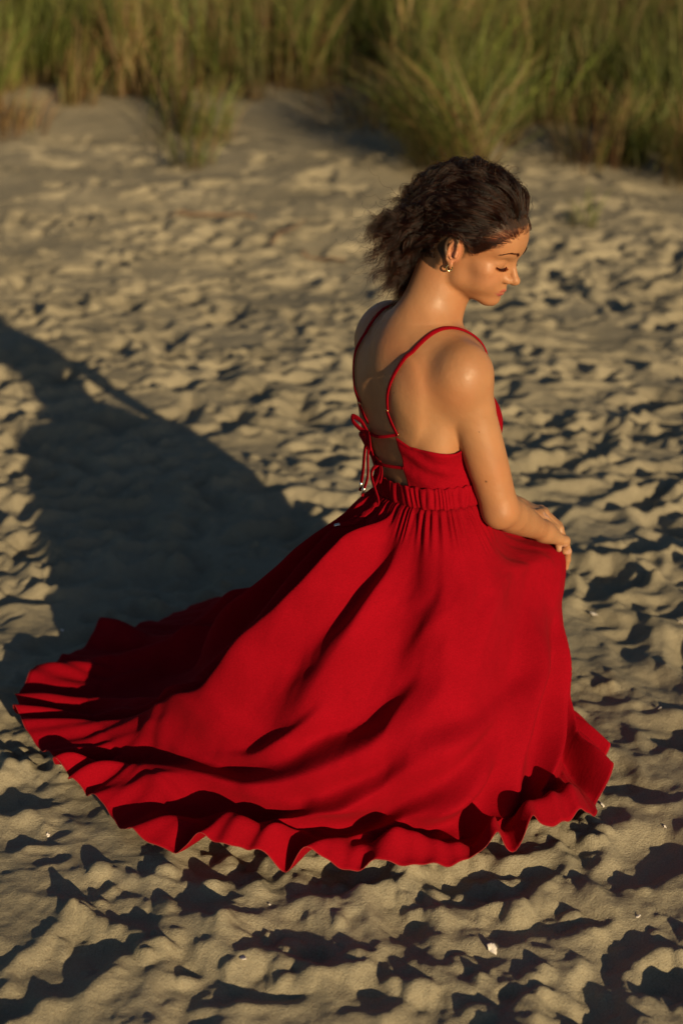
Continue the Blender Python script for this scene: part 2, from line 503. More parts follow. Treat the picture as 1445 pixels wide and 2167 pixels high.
# torso: stacked elliptic sections along a leaning axis. t in metres up from the waist
WAIST = np.array([.180, 2.690, .585])
MID = np.array([.165, 2.735, .925])           # between the shoulder joints
AX = nrm(MID - WAIST); TF = nrm(FW - AX * (FW @ AX)); TR = np.cross(TF, AX)
TOR = Frame(WAIST, np.stack([TR, TF, AX], 1))
ts = np.array([-.24, -.19, -.14, -.08, -.03, .02, .07, .12, .17, .22, .27, .315, .35, .375])
hw = np.array([.125, .138, .145, .140, .134, .126, .123, .120, .119, .120, .123, .120, .098, .065])   # half width
df = np.array([.09, .10, .105, .10, .092, .088, .092, .098, .102, .100, .090, .075, .055, .035])       # depth to the front
db = np.array([.11, .125, .125, .105, .084, .078, .084, .094, .102, .106, .104, .092, .070, .045])     # depth to the back
tt_f = np.linspace(-.24, .375, 124)
def smooth_tab(a):
    y = np.interp(tt_f, ts, a)
    for _ in range(40): y[1:-1] = .25 * y[:-2] + .5 * y[1:-1] + .25 * y[2:]
    return y
hw_f, df_f, db_f = smooth_tab(hw), smooth_tab(df), smooth_tab(db)
def torso_fn(P):
    q = TOR.inv(P); t = np.clip(q[:, 2], -.24, .375)
    w = np.interp(t, tt_f, hw_f); dd = np.where(q[:, 1] > 0, np.interp(t, tt_f, df_f), np.interp(t, tt_f, db_f))
    ax = np.abs(q[:, 0]) / w; ay = np.abs(q[:, 1]) / dd
    rho = (ax ** 2.5 + ay ** 2.5) ** (1 / 2.5)
    rad = np.hypot(q[:, 0], q[:, 1])
    d2 = np.where(rho > 1e-4, rad * (1 - 1 / np.maximum(rho, 1e-4)), -dd) * .86
    dz = np.abs(q[:, 2] - t)
    return np.where(dz > 0, np.hypot(np.maximum(d2, 0), dz) + np.minimum(d2, 0), d2)
body.add(torso_fn, WAIST - .34, WAIST + np.array([.3, .3, .45]), .02)
T = TOR
def both(fn):
    for s in (1, -1): fn(s)
# shoulder girdle
SHR = np.array([.2300, 2.600, .893]); SHL = np.array([.096, 2.842, .914])       # shoulder joints
NECK0 = T((0, -.035, .36)); 
body.cone(T((0, -.02, .29)), T((0, -.02, .35)), .070, .050, .05)
body.cone(T((.03, -.022, .335)), SHR + np.array([0, 0, .008]), .044, .034, .045)        # trapezius and clavicle
body.cone(T((-.03, -.026, .325)), SHL + np.array([0, 0, -.004]), .052, .044, .06)
body.cone(T((.05, .045, .305)), SHR + FW * .015 - UP * .01, .045, .036, .05)           # chest towards the shoulder
body.cone(T((-.05, .045, .305)), SHL + FW * .015 - UP * .01, .045, .036, .05)
body.ell(T((.076, -.078, .235)), (.044, .019, .078), .028, R=T.R)                        # shoulder blades
body.ell(T((-.076, -.078, .235)), (.044, .019, .078), .028, R=T.R)
body.cone(T((.105, -.035, .14)), SHR - UP * .03 - FW * .012, .026, .022, .04)            # lat towards the arm
body.cone(T((-.105, -.035, .14)), SHL - UP * .03 - FW * .012, .042, .040, .06)
body.ell(T((.072, .068, .170)), (.058, .046, .058), .04, R=T.R)                         # bust
body.ell(T((-.072, .068, .170)), (.058, .046, .058), .04, R=T.R)

TORSO_N = len(body.pr)
BODICE_PR = list(range(TORSO_N))     # chest form without the arms
EDGE_R, EDGE_L = 27, -30
STRAP_X = {'R': .030, 'L': -.07}
STRAP_PATH = {'R': [(.044, .215), (.056, .25), (.070, .29), (.080, .325)], 'L': [(-.074, .215), (-.092, .25), (-.102, .29), (-.104, .322)]}
body.cone(T((.070, -.062, .245)), SHR - UP * .028 - FW * .020, .034, .030, .05)
body.cone(T((-.070, -.062, .245)), SHL - UP * .028 - FW * .020, .034, .030, .05)
# ---- head frame
HS = .95
EARW = np.array([.2140, 2.668, 1.1065])
yaw = math.radians(-28); pit = math.radians(-21); rol = math.radians(0)
hf = np.array([math.cos(yaw), math.sin(yaw), 0]); hl = np.array([-math.sin(yaw), math.cos(yaw), 0])
hfx = hf * math.cos(pit) + UP * math.sin(pit); hu = np.cross(hfx, hl)
hl2 = hl * math.cos(rol) + hu * math.sin(rol); hu2 = np.cross(hfx, hl2)
HC = EARW - np.stack([hfx, hl2, hu2], 1) @ np.array([-.006, -.0715, .004]) * HS
HD = Frame(HC, np.stack([hfx, hl2, hu2], 1), HS)
def rotloc(yaw=0, pitch=0, roll=0):
    return np.array(Matrix.Rotation(yaw, 3, 'Z') @ Matrix.Rotation(pitch, 3, 'Y') @ Matrix.Rotation(roll, 3, 'X'))

# neck
NB = T((0.0, -.015, .335)); 
body.cone(NB, HD((-.034, 0, -.025)), .051, .046, .030)
body.cone(T((.0, .014, .335)), HD((-.004, 0, -.040)), .038, .036, .022)
body.cone(T((.018, .050, .330)), HD((-.026, -.050, -.022)), .0105, .0145, .010)            # neck muscle seen from the side
body.cone(T((-.022, .062, .325)), HD((-.030, .052, -.022)), .010, .013, .014)
body.cone(T((.0, -.035, .31)), HD((-.045, 0, .0)), .044, .036, .04)

h = body
h.ell((-.012, 0, .046), (.100, .077, .088), .02, M=HD)
h.ell((.036, 0, .054), (.064, .064, .058), .03, M=HD)                       # forehead
h.ell((.040, 0, -.020), (.050, .054, .066), .025, M=HD)                     # mid face
for s in (1, -1):
    h.cone((.004, .050 * s, -.010), (.014, .048 * s, -.046), .012, .012, .02, M=HD)
    h.cone((.014, .048 * s, -.046), (.073, .013 * s, -.073), .012, .012, .022, M=HD)
    h.ell((.034, .043 * s, -.028), (.030, .013, .026), .022, M=HD)
    h.ell((.056, .043 * s, -.008), (.022, .018, .014), .022, R=rotloc(s * .6), M=HD)    # cheekbone
    h.ell((.060, .032 * s, -.035), (.022, .020, .022), .02, M=HD)                        # cheek
    h.chain([(.085, .008 * s, .035), (.084, .022 * s, .041), (.070, .043 * s, .037)], [.009, .009, .008], .014, M=HD)
h.cone((.048, 0, -.063), (.076, 0, -.071), .015, .014, .02, M=HD)
h.ell((.0845, 0, -.0725), (.0105, .0130, .0105), .010, M=HD)                      # chin
h.ell((.0775, 0, -.045), (.0195, .027, .020), .016, M=HD)                      # muzzle
for s in (1, -1):
    h.ell((.0935, .036 * s, .0145), (.013, .0155, .0095), .010, 's', R=rotloc(s * .45), M=HD)   # eye socket
h.chain([(.0855, 0, .026), (.096, 0, .006), (.1085, 0, -.013)], [.0065, .0066, .0080], .010, M=HD)
h.ell((.1130, 0, -.0172), (.0092, .0085, .0080), .006, M=HD)                 # nose tip
h.cone((.098, 0, -.022), (.108, 0, -.022), .0075, .0062, .007, M=HD)
h.cone((.0890, 0, -.026), (.0905, 0, -.042), .0075, .0075, .008, M=HD)
for s in (1, -1):
    h.cone((.080, .0095 * s, .016), (.0915, .0125 * s, -.017), .0065, .0070, .009, M=HD)
    h.ell((.070, .024 * s, -.020), (.015, .017, .017), .014, M=HD)
    h.ell((.0985, .0115 * s, -.0205), (.0105, .0062, .0075), .0045, R=rotloc(-s * .35), M=HD)
    h.ell((.1035, .0066 * s, -.0300), (.0040, .0026, .0024), .003, 's', R=rotloc(-s * .4), M=HD)
    h.ell((.0722, .0325 * s, .0125), (.0140, .0165, .0118), .006, R=rotloc(s * .3), M=HD)       # closed lids over the eye
# lips
up_l = lambda s: [(.0976, .000, -.0455), (.0968, .005 * s, -.0447), (.0922, .013 * s, -.0466), (.0838, .0225 * s, -.0484)]
lo_l = lambda s: [(.0950, .000, -.0548), (.0936, .007 * s, -.0546), (.0898, .014 * s, -.0526), (.0840, .0222 * s, -.0489)]
for s in (1, -1):
    h.chain(up_l(s), [.0034, .0038, .0034, .0016], .004, M=HD)
    h.chain(lo_l(s), [.0047, .0047, .0037, .0016], .004, M=HD)
    h.chain([(.1028, 0, -.0497), (.0983, .009 * s, -.0497), (.0895, .018 * s, -.0493), (.0840, .0228 * s, -.0484)], [.0010, .0010, .0008, .0004], .0018, 's', M=HD)
h.cone((.1005, -.008, -.0622), (.1005, .008, -.0622), .003, .003, .008, 's', M=HD)
# ears
for s in (1, -1):
    E = Frame(HD((-.006, .0715 * s, .004)), HD.R @ rotloc(s * .42, -.22) , HS * .96)
    h.ell((-.004, -.001 * s, .002), (.014, .006, .026), .006, M=E)
    helix = [(.008, .003, .004), (.010, .006, .018), (.003, .008, .029), (-.010, .010, .028), (-.018, .012, .014), (-.0175, .011, -.002), (-.011, .007, -.018), (-.004, .004, -.025)]
    h.chain(catmull([(x, y * s, z) for x, y, z in helix], 22), np.interp(np.linspace(0, 7, 22), np.arange(8), [.0030, .0034, .0036, .0037, .0036, .0034, .0036, .0045]), .0025, M=E)
    h.ell((-.002, .004 * s, -.027), (.0068, .0040, .0085), .003, M=E)                    # lobe
    anti = [(-.004, .006, .019), (-.0105, .008, .008), (-.010, .0075, -.006), (-.003, .006, -.014)]
    h.chain(catmull([(x, y * s, z) for x, y, z in anti], 10), [.0029] * 10, .0025, M=E)
    h.cone((.0085, .003 * s, -.001), (.0080, .004 * s, -.008), .0040, .0040, .003, M=E)   # tragus
    h.ell((-.0015, .008 * s, -.003), (.0065, .0050, .0085), .0025, 's', M=E)
    if s == -1: EAR = E

# ---- arms
ELR = np.array([.312, 2.592, .612]); WRR = np.array([.424, 2.766, .492])
ELL = np.array([.215, 2.985, .640]); WRL = np.array([.362, 2.866, .510])
def arm(S, E, W, out):
    up = nrm(E - S); fo = nrm(W - E)
    dr_ = 1.0 if S is SHR else .86
    body.ell(S + out * (.002 if S is SHR else -.006) - UP * .014, (.042 * dr_, .044 * dr_, .058), .035)                                      # deltoid
    body.cone(S - UP * .01, S + up * .075, .040, .0415, .028)
    body.chain(catmull([S + up * .04, S + up * .09, S + up * .17, S + up * .25, E], 14), np.interp(np.linspace(0, 4, 14), range(5), [.036, .0415, .0410, .0380, .0360]), .008)
    body.cone(S + up * .10 - FW * .007, S + up * .20 - FW * .005, .034, .032, .012)                      # triceps
    m = E + fo * .06
    body.chain([E, m, E + fo * .13, E + fo * .19, W], [.0345, .0365, .0315, .0255, .0210], .014)
    body.ell(E - fo * .016 + up * .016, (.020, .020, .020), .016)
arm(SHR, ELR, WRR, RT); arm(SHL, ELL, WRL, -RT)

# ---- hands: wrist, palm, five bent fingers
def hand(W, K, nrm_up, side, fingers, thumb, sc=1.0, wr=.0205):
    """W wrist, K middle knuckle, nrm_up back-of-hand normal, side towards the index finger"""
    d = nrm(K - W); sd = nrm(side - d * (side @ d)); u = nrm(np.cross(d, sd)); u = u if u @ nrm_up > 0 else -u
    L = np.linalg.norm(K - W)
    kn = [K + sd * o * sc + d * a * sc for o, a in ((.027, -.002), (.008, .003), (-.011, 0), (-.028, -.010))]
    for i, k0 in enumerate(kn):
        body.chain([W + sd * (.010 - .007 * i) * sc + d * .008, W + (k0 - W) * .55 - u * .001, k0 - u * .002], [.0165 * sc, .0140 * sc, .0102 * sc], .012)
        body.ell(k0 + u * .001, (.0108 * sc,) * 3, .006)
    body.cone(W, W + d * .02, wr * sc, .019 * sc, .015)
    nails = []
    ln = [(.043, .026, .021), (.047, .030, .022), (.043, .028, .021), (.034, .021, .019)]
    for i, k0 in enumerate(kn):
        a1, a2, a3, sp = fingers[i]
        p = k0; ang = 0; rr = [.0098, .0088, .0078, .0066]
        if i == 3: rr = [x * .87 for x in rr]
        dd0 = nrm(d + sd * sp)
        pts = [p]
        for a, l in zip((a1, a2, a3), ln[i]):
            ang += a; dr = dd0 * math.cos(ang) - u * math.sin(ang)
            p = p + dr * l * sc; pts.append(p)
        body.chain(pts, [x * sc for x in rr], .0035)
        for q in (1, 2): body.ell(pts[q], (rr[q] * 1.06 * sc,) * 3, .003)
        nu = nrm(dd0 * math.sin(ang) + u * math.cos(ang))
        nails.append((pts[3] - dr * .001 + nu * .0050 * sc, nu, dr, nrm(np.cross(dr, nu)), .0058 * sc))
    tp = [W + sd * a * sc + d * b * sc - u * c * sc for a, b, c in thumb]
    body.chain(tp, [.0165 * sc, .0125 * sc, .0105 * sc, .0085 * sc], .007)
    dr = nrm(tp[3] - tp[2]); nu = nrm(u - dr * (u @ dr) )
    nails.append((tp[3] - dr * .002 + nu * .0062 * sc, nu, dr, nrm(np.cross(dr, nu)), .0070 * sc))
    return nails
KNR = np.array([.462, 2.815, .455])
nails = hand(WRR, KNR, nrm([.5, -.3, .8]), nrm([-.75, .65, .1]),
             [(.50, .34, .18, .05), (.50, .38, .2, .0), (.52, .40, .2, -.04), (.54, .4, .2, -.08)],
             [(.012, .010, .004), (.034, .030, .012), (.046, .058, .020), (.050, .082, .030)], 1.0)
KNL = np.array([.434, 2.840, .502])
nails += hand(WRL, KNL, nrm([.3, -.2, .9]), nrm([.35, -.90, .12]),
              [(.52, .52, .25, .05), (.52, .52, .25, .0), (.52, .5, .25, -.04), (.54, .5, .25, -.08)],
              [(.014, .010, .000), (.036, .032, -.002), (.040, .062, .000), (.034, .090, .008)], 1.0)
# ---- hips and legs under the skirt: right foot planted, left knee on the sand
HIPR = T((.070, 0, -.16)); HIPL = T((-.070, 0, -.16))
KNE_R = np.array([.385, 2.770, .335]); ANK_R = np.array([.395, 2.75, .075]); TOE_R = np.array([.48, 2.78, .025])
KNE_L = np.array([.275, 2.915, .085]); ANK_L = np.array([-.04, 2.70, .075]); TOE_L = np.array([-.11, 2.63, .03])
for Hh, Kk, Aa, To in ((HIPR, KNE_R, ANK_R, TOE_R), (HIPL, KNE_L, ANK_L, TOE_L)):
    body.chain([Hh, Hh + (Kk - Hh) * .5, Kk], [.070, .062, .046], .04)
    body.chain([Kk, Kk + (Aa - Kk) * .3, Aa], [.044, .046, .032], .03)
    body.chain([Aa, To], [.032, .022], .02)
import time as _t; _t0 = _t.time()
BH = globals().get('BODY_H', .0021)
Vb, Fb = surface_nets(body, [-.2, 2.42, .0], [.72, 3.12, 1.30], BH)
Vb = body.project(Vb, it=2)
print('body', len(Vb), len(Fb), round(_t.time() - _t0, 1), 's')
body_me = np_mesh('person', Vb, Fb)
# colour that belongs to the skin: lips, flushed cheeks, knuckles, nails, a few moles
hq = HD.inv(Vb)
SKIN = np.array([.35, .166, .078]); tint = np.tile(SKIN, (len(Vb), 1))
def blend(c, w):
    global tint
    w = np.clip(w, 0, 1)[:, None]; tint = tint * (1 - w) + np.asarray(c) * w
yy_ = np.abs(hq[:, 1])
nz = fbm(Vb[:, 0] * 30 + Vb[:, 2] * 21, Vb[:, 1] * 30 - Vb[:, 2] * 17, 51, 3)
tint *= (1 + .06 * nz)[:, None] * np.array([1, 1, 1])
nz2 = fbm(Vb[:, 0] * 11 + Vb[:, 1] * 9, Vb[:, 2] * 12 - Vb[:, 1] * 6, 52, 3)
tint[:, 1] *= 1 - .07 * nz2; tint[:, 2] *= 1 - .10 * nz2
# a few moles on the arm and back, given as places on the body
for c_, mr in ((ELR + (SHR - ELR) * .26 + np.array([-.012, -.036, 0]), .0022), (ELR + (SHR - ELR) * .62 + np.array([.0, -.04, 0]), .0013), (T((.07, -.09, .25)), .0014), (T((.03, -.10, .28)), .0012), (ELR + (WRR - ELR) * .35 + np.array([.0, -.03, .0]), .0013)):
    q_ = body.project(np.asarray(c_, float)[None], it=8)[0]
    w_m = 1 - sstep(mr * .6, mr * 1.3, np.linalg.norm(Vb - q_, axis=1))
    tint = tint * (1 - .85 * w_m[:, None]) + np.array([.06, .025, .015]) * .85 * w_m[:, None]
inhead = (np.abs(hq) < .16).all(1)
blend([.50, .22, .13], .5 * inhead * np.exp(-(((hq[:, 0] - .06) / .03) ** 2 + ((yy_ - .043) / .022) ** 2 + ((hq[:, 2] + .02) / .02) ** 2)))
eq = np.linalg.norm(EAR.inv(Vb) / [.018, .012, .032], axis=1); blend([.52, .20, .12], .45 * (1 - sstep(.8, 1.2, eq)))
def chain_d(pts):
    d = np.full(len(hq), 9.)
    for a, b in zip(pts[:-1], pts[1:]):
        a, b = np.array(a), np.array(b); ab = b - a
        t = np.clip(((hq - a) @ ab) / (ab @ ab), 0, 1); d = np.minimum(d, np.linalg.norm(hq - a - t[:, None] * ab, axis=1))
    return d
for s in (1, -1):
    for ch, rr in ((up_l(s), .0046), (lo_l(s), .0057)):
        blend([.30, .062, .058], 1.0 - sstep(rr - .0008, rr + .0010, chain_d(ch)))
    blend([.14, .07, .045], .55 * (1 - sstep(.001, .003, chain_d([(.0855, .019 * s, .0065), (.0845, .032 * s, .0035), (.0745, .0455 * s, .008)]))))
for p, nu, dr, sd, w in nails:
    q = Vb - p; m = (np.abs(q @ sd) / w) ** 2 + (np.abs(q @ dr) / (w * 1.35)) ** 2
    blend([.46, .27, .20] , .6 * (1 - sstep(.8, 1.1, m)) * ((q @ nu) > -.006))
HZ0 = np.array([-.10, -.058, -.05, -.03, -.014, -.010, .003, .012, .022, .035, .05, .062, .075, .090, .105, .14])
HX0 = np.array([-.9, -.9, -.030, -.024, -.020, .006, .014, .019, .027, .040, .053, .066, .078, .090, .11, .9])
hx_ = np.interp(hq[:, 2], HZ0, HX0) - .010 * sstep(.03, .06, yy_) * sstep(.05, .07, hq[:, 2])
hx_ = hx_ - .006 * sstep(.025, .045, hq[:, 2])
hair_mask = sstep(-.006, .010, hx_ - hq[:, 0] + .003 * vnoise(hq[:, 1] * 300, hq[:, 2] * 300, 77)) * inhead * (hq[:, 2] > -.06) * (1 - (eq < 1.15))
blend([.030, .018, .011], hair_mask * .93)
point_attr(body_me, 'skin_tint', tint)
m_skin, nt, bs = new_mat('skin')
a_ = node(nt, 'ShaderNodeAttribute', attribute_name='skin_tint')
nt.links.new(a_.outputs['Color'], bs.inputs['Base Color'])
bs.inputs['Roughness'].default_value = .42
bs.inputs['Specular IOR Level'].default_value = .30
bs.inputs['Subsurface Weight'].default_value = .18
bs.inputs['Subsurface Radius'].default_value = (1, .35, .18)
bs.inputs['Subsurface Scale'].default_value = .006
tcs = node(nt, 'ShaderNodeTexCoord')
nsk = node(nt, 'ShaderNodeTexNoise', ins={'Scale': 900, 'Detail': 3, 'Roughness': .6}); nt.links.new(tcs.outputs['Object'], nsk.inputs['Vector'])
nsl = node(nt, 'ShaderNodeTexNoise', ins={'Scale': 60, 'Detail': 4, 'Roughness': .6}); nt.links.new(tcs.outputs['Object'], nsl.inputs['Vector'])
bsk = node(nt, 'ShaderNodeBump', ins={'Strength': .18, 'Distance': .0006}); nt.links.new(nsk.outputs[0], bsk.inputs['Height'])
nsm = node(nt, 'ShaderNodeTexNoise', ins={'Scale': 75, 'Detail': 4, 'Roughness': .6}); nt.links.new(tcs.outputs['Object'], nsm.inputs['Vector'])
bsm = node(nt, 'ShaderNodeBump', ins={'Strength': .35, 'Distance': .0022}); nt.links.new(nsm.outputs[0], bsm.inputs['Height'])
nt.links.new(bsm.outputs[0], bsk.inputs['Normal'])
nt.links.new(bsk.outputs[0], bs.inputs['Normal'])
mr = node(nt, 'ShaderNodeMapRange', ins={1: .3, 2: .7, 3: .40, 4: .56}); nt.links.new(nsl.outputs[0], mr.inputs[0]); nt.links.new(mr.outputs[0], bs.inputs['Roughness'])
person = bpy.data.objects.new('person', None); C.objects.link(person)
tag(person, 'person kneeling on the sand in a red dress, head bowed, hands on the raised knee', 'person')
skin = link_mesh('body', body_me, m_skin, person)
# ---------------------------------------------------------------- the red dress
m_red, nt, bs = new_mat('red_linen')
L = nt.links.new
tc = node(nt, 'ShaderNodeTexCoord')
nz = node(nt, 'ShaderNodeTexNoise', ins={'Scale': 9, 'Detail': 4, 'Roughness': .6}); L(tc.outputs['Object'], nz.inputs['Vector'])
cr = node(nt, 'ShaderNodeValToRGB')
cr.color_ramp.elements[0].position = .3; cr.color_ramp.elements[0].color = (.25, .0013, .0072, 1)
cr.color_ramp.elements[1].position = .7; cr.color_ramp.elements[1].color = (.305, .0018, .0095, 1)
L(nz.outputs[0], cr.inputs[0])
nfi = node(nt, 'ShaderNodeTexNoise', ins={'Scale': 420, 'Detail': 4, 'Roughness': .7}); L(tc.outputs['Object'], nfi.inputs['Vector'])
cfi = node(nt, 'ShaderNodeValToRGB'); cfi.color_ramp.elements[0].position = .3; cfi.color_ramp.elements[0].color = (.72, .72, .72, 1); cfi.color_ramp.elements[1].position = .7; cfi.color_ramp.elements[1].color = (1.08, 1.08, 1.08, 1)
L(nfi.outputs[0], cfi.inputs[0])
mfi = node(nt, 'ShaderNodeMix', data_type='RGBA', blend_type='MULTIPLY'); mfi.inputs[0].default_value = 1
L(cr.outputs[0], mfi.inputs[6]); L(cfi.outputs[0], mfi.inputs[7]); L(mfi.outputs[2], bs.inputs['Base Color'])
bs.inputs['Roughness'].default_value = .85
bs.inputs['Specular IOR Level'].default_value = .05
bs.inputs['Sheen Weight'].default_value = .06; bs.inputs['Sheen Roughness'].default_value = .5
bs.inputs['Sheen Tint'].default_value = (1, .1, .1, 1)
uvn = node(nt, 'ShaderNodeAttribute', attribute_name='cloth_uv')
sep = node(nt, 'ShaderNodeSeparateXYZ'); L(uvn.outputs['Vector'], sep.inputs[0])
def weave(axis, sc):
    mt = node(nt, 'ShaderNodeMath', operation='MULTIPLY'); mt.inputs[1].default_value = sc; L(sep.outputs[axis], mt.inputs[0])
    s_ = node(nt, 'ShaderNodeMath', operation='SINE'); L(mt.outputs[0], s_.inputs[0]); return s_
wv = node(nt, 'ShaderNodeMath', operation='MULTIPLY'); L(weave(0, 3800).outputs[0], wv.inputs[0]); L(weave(1, 3800).outputs[0], wv.inputs[1])
bw = node(nt, 'ShaderNodeBump', ins={'Strength': .25, 'Distance': .0004}); L(wv.outputs[0], bw.inputs['Height'])
nsb = node(nt, 'ShaderNodeTexNoise', ins={'Scale': 170, 'Detail': 5, 'Roughness': .7}); L(uvn.outputs['Vector'], nsb.inputs['Vector'])
bn = node(nt, 'ShaderNodeBump', ins={'Strength': .5, 'Distance': .002}); L(nsb.outputs[0], bn.inputs['Height']); L(bw.outputs[0], bn.inputs['Normal'])
L(bn.outputs[0], bs.inputs['Normal'])
trl = node(nt, 'ShaderNodeBsdfTranslucent'); L(cr.outputs[0], trl.inputs['Color'])
mxs = node(nt, 'ShaderNodeMixShader', ins={0: .07}); L(bs.outputs[0], mxs.inputs[1]); L(trl.outputs[0], mxs.inputs[2])
L(mxs.outputs[0], nt.nodes['Material Output'].inputs['Surface'])
m_seam, nt2, bs2 = new_mat('red_thread'); bs2.inputs['Base Color'].default_value = (.24, .012, .012, 1); bs2.inputs['Roughness'].default_value = .8
m_gold, nt3, bs3 = new_mat('gold_metal'); bs3.inputs['Base Color'].default_value = (.85, .62, .30, 1); bs3.inputs['Metallic'].default_value = 1; bs3.inputs['Roughness'].default_value = .2
m_steel, nt4, bs4 = new_mat('silver_metal'); bs4.inputs['Base Color'].default_value = (.75, .72, .66, 1); bs4.inputs['Metallic'].default_value = 1; bs4.inputs['Roughness'].default_value = .25

# ---- waist ring
T_BAND0, T_BAND1 = .022, .060
def ring(phi, t, off):
    w = np.interp(t, tt_f, hw_f) + off; dbk = np.interp(t, tt_f, db_f) + off; dfr = np.interp(t, tt_f, df_f) + off
    c, s_ = np.cos(phi), np.sin(phi)
    d = np.where(c > 0, dbk, dfr)
    k = (np.abs(s_) ** 2.5 + np.abs(c) ** 2.5) ** (-1 / 2.5)
    return T(np.stack([w * s_ * k, -d * c * k, np.broadcast_to(t, np.shape(phi))], -1))

# ---- skirt: meridians laid over hip, thigh and knee and out to the hem on the sand
def straight(phi, hem, fz):
    w = ring(np.array([math.radians(phi)]), T_BAND0, .006)[0]; h = np.array([hem[0], hem[1], hem[2] if len(hem) > 2 else .02])
    P = [w] + [np.array([*(w[:2] + (h[:2] - w[:2]) * f), z]) for f, z in fz] + [h]
    return phi, P
def explicit(phi, pts):
    w = ring(np.array([math.radians(phi)]), T_BAND0, .006)[0]
    return phi, [w] + [np.array(p, float) for p in pts]
KEYS = [
    straight(-88, (-.34, 3.34), [(.08, .552), (.29, .375), (.53, .215), (.80, .115)]),
    straight(-70, (-.60, 3.19), [(.07, .548), (.27, .350), (.52, .135), (.78, .050)]),
    straight(-50, (-.745, 2.91), [(.06, .548), (.27, .335), (.53, .110), (.78, .035)]),
    straight(-34, (-.67, 2.66), [(.07, .548), (.27, .330), (.53, .115), (.79, .036)]),
    straight(-16, (-.50, 2.45), [(.08, .550), (.30, .365), (.56, .165), (.82, .050)]),
    straight(0, (-.36, 2.28), [(.10, .550), (.32, .390), (.55, .170), (.76, .034)]),
    straight(16, (-.20, 2.22), [(.12, .550), (.35, .405), (.57, .175), (.755, .034)]),
    straight(38, (.04, 2.22), [(.16, .540), (.38, .415), (.59, .19), (.75, .034)]),
    straight(65, (.26, 2.23), [(.22, .530), (.44, .425), (.62, .21), (.76, .036)]),
    explicit(97, [(.305, 2.570, .515), (.375, 2.64, .435), (.408, 2.575, .235), (.432, 2.49, .042), (.49, 2.36, .02)]),
    explicit(125, [(.32, 2.66, .505), (.448, 2.728, .432), (.456, 2.685, .245), (.478, 2.61, .085), (.550, 2.52, .03)]),
    explicit(143, [(.335, 2.72, .495), (.474, 2.795, .432), (.470, 2.772, .250), (.482, 2.715, .110), (.570, 2.645, .035)]),
    explicit(160, [(.35, 2.78, .490), (.475, 2.842, .416), (.470, 2.842, .230), (.470, 2.820, .090), (.525, 2.77, .03)]),
    explicit(182, [(.35, 2.84, .480), (.450, 2.880, .380), (.465, 2.940, .210), (.462, 2.97, .090), (.49, 3.00, .02)]),
    explicit(215, [(.27, 2.90, .460), (.290, 2.990, .310), (.300, 3.070, .180), (.30, 3.14, .080), (.30, 3.24, .02)]),
    explicit(245, [(.15, 2.89, .510), (.090, 3.000, .360), (.030, 3.120, .210), (-.02, 3.24, .090), (-.06, 3.36, .02)]),
]
nk = len(KEYS); PHI_K = np.array([k[0] for k in KEYS], float)
KP = np.array([k[1] for k in KEYS])                                       # (nk, 6, 3)
NU, NV = 640, 150
def periodic_catmull(A, s):
    i = np.floor(s).astype(int) % nk; u = (s - np.floor(s)).reshape((-1,) + (1,) * (A.ndim - 1))
    p0, p1, p2, p3 = A[(i - 1) % nk], A[i], A[(i + 1) % nk], A[(i + 2) % nk]
    return 0.5 * ((2 * p1) + (-p0 + p2) * u + (2 * p0 - 5 * p1 + 4 * p2 - p3) * u ** 2 + (-p0 + 3 * p1 - 3 * p2 + p3) * u ** 3)
sd_ = np.linspace(0, nk, 2000, endpoint=False)
hemd = periodic_catmull(KP[:, 5], sd_)
arc = np.concatenate([[0], np.cumsum(np.linalg.norm(np.diff(np.vstack([hemd, hemd[:1]]), axis=0), axis=1))])
HEM_LEN = arc[-1]
wgt = np.interp((arc[:-1] + arc[1:]) / 2 * 0 + sd_, np.arange(nk + 1), [1.3] * 13 + [.5] * (nk + 1 - 13))    # denser where the camera looks
cw = np.concatenate([[0], np.cumsum(np.diff(arc) * wgt)]); cw /= cw[-1]
su = np.interp(np.linspace(0, 1, NU, endpoint=False), cw, np.append(sd_, nk))
ARC = np.interp(su, np.append(sd_, nk), arc)                                # metres along the hem
ctrl = periodic_catmull(KP, su)                                             # (NU, 6, 3)
vk = np.linspace(0, 1, NV) ** .9
VK = np.array([0, .13, .36, .62, .86, 1.0])
# natural cubic through the six knots of each meridian (shared knots)
def spline_matrix(x, xq):
    n = len(x); hh = np.diff(x); A = np.zeros((n, n)); B = np.zeros((n, n)); A[0, 0] = A[-1, -1] = 1
    for i in range(1, n - 1):
        A[i, i - 1] = hh[i - 1]; A[i, i] = 2 * (hh[i - 1] + hh[i]); A[i, i + 1] = hh[i]
        B[i, i - 1] = 6 / hh[i - 1]; B[i, i] = -6 / hh[i - 1] - 6 / hh[i]; B[i, i + 1] = 6 / hh[i]
    Mm = np.linalg.solve(A, B)
    j = np.clip(np.searchsorted(x, xq) - 1, 0, n - 2); a = x[j + 1] - xq; b = xq - x[j]; h_ = hh[j]
    W = np.zeros((len(xq), n)); r_ = np.arange(len(xq))
    W += ((a ** 3 / (6 * h_) - h_ * a / 6)[:, None] * Mm[j]) + ((b ** 3 / (6 * h_) - h_ * b / 6)[:, None] * Mm[j + 1])
    W[r_, j] += a / h_; W[r_, j + 1] += b / h_
    return W
S = np.einsum('vk,ukd->vud', spline_matrix(VK, vk), ctrl)                   # (NV, NU, 3)
for _ in range(6): S = (np.roll(S, 1, 1) + np.roll(S, -1, 1) + 2 * S) * .25
def surf_normals(S):
    du = np.roll(S, -1, 1) - np.roll(S, 1, 1); dv = np.gradient(S, axis=0)
    n = np.cross(du, dv); n /= np.maximum(np.linalg.norm(n, axis=2, keepdims=True), 1e-9)
    return n
N0 = surf_normals(S)
if (N0[NV // 2, :, 2]).mean() < 0: N0 = -N0
Vv = vk[:, None]; U = ARC[None, :]
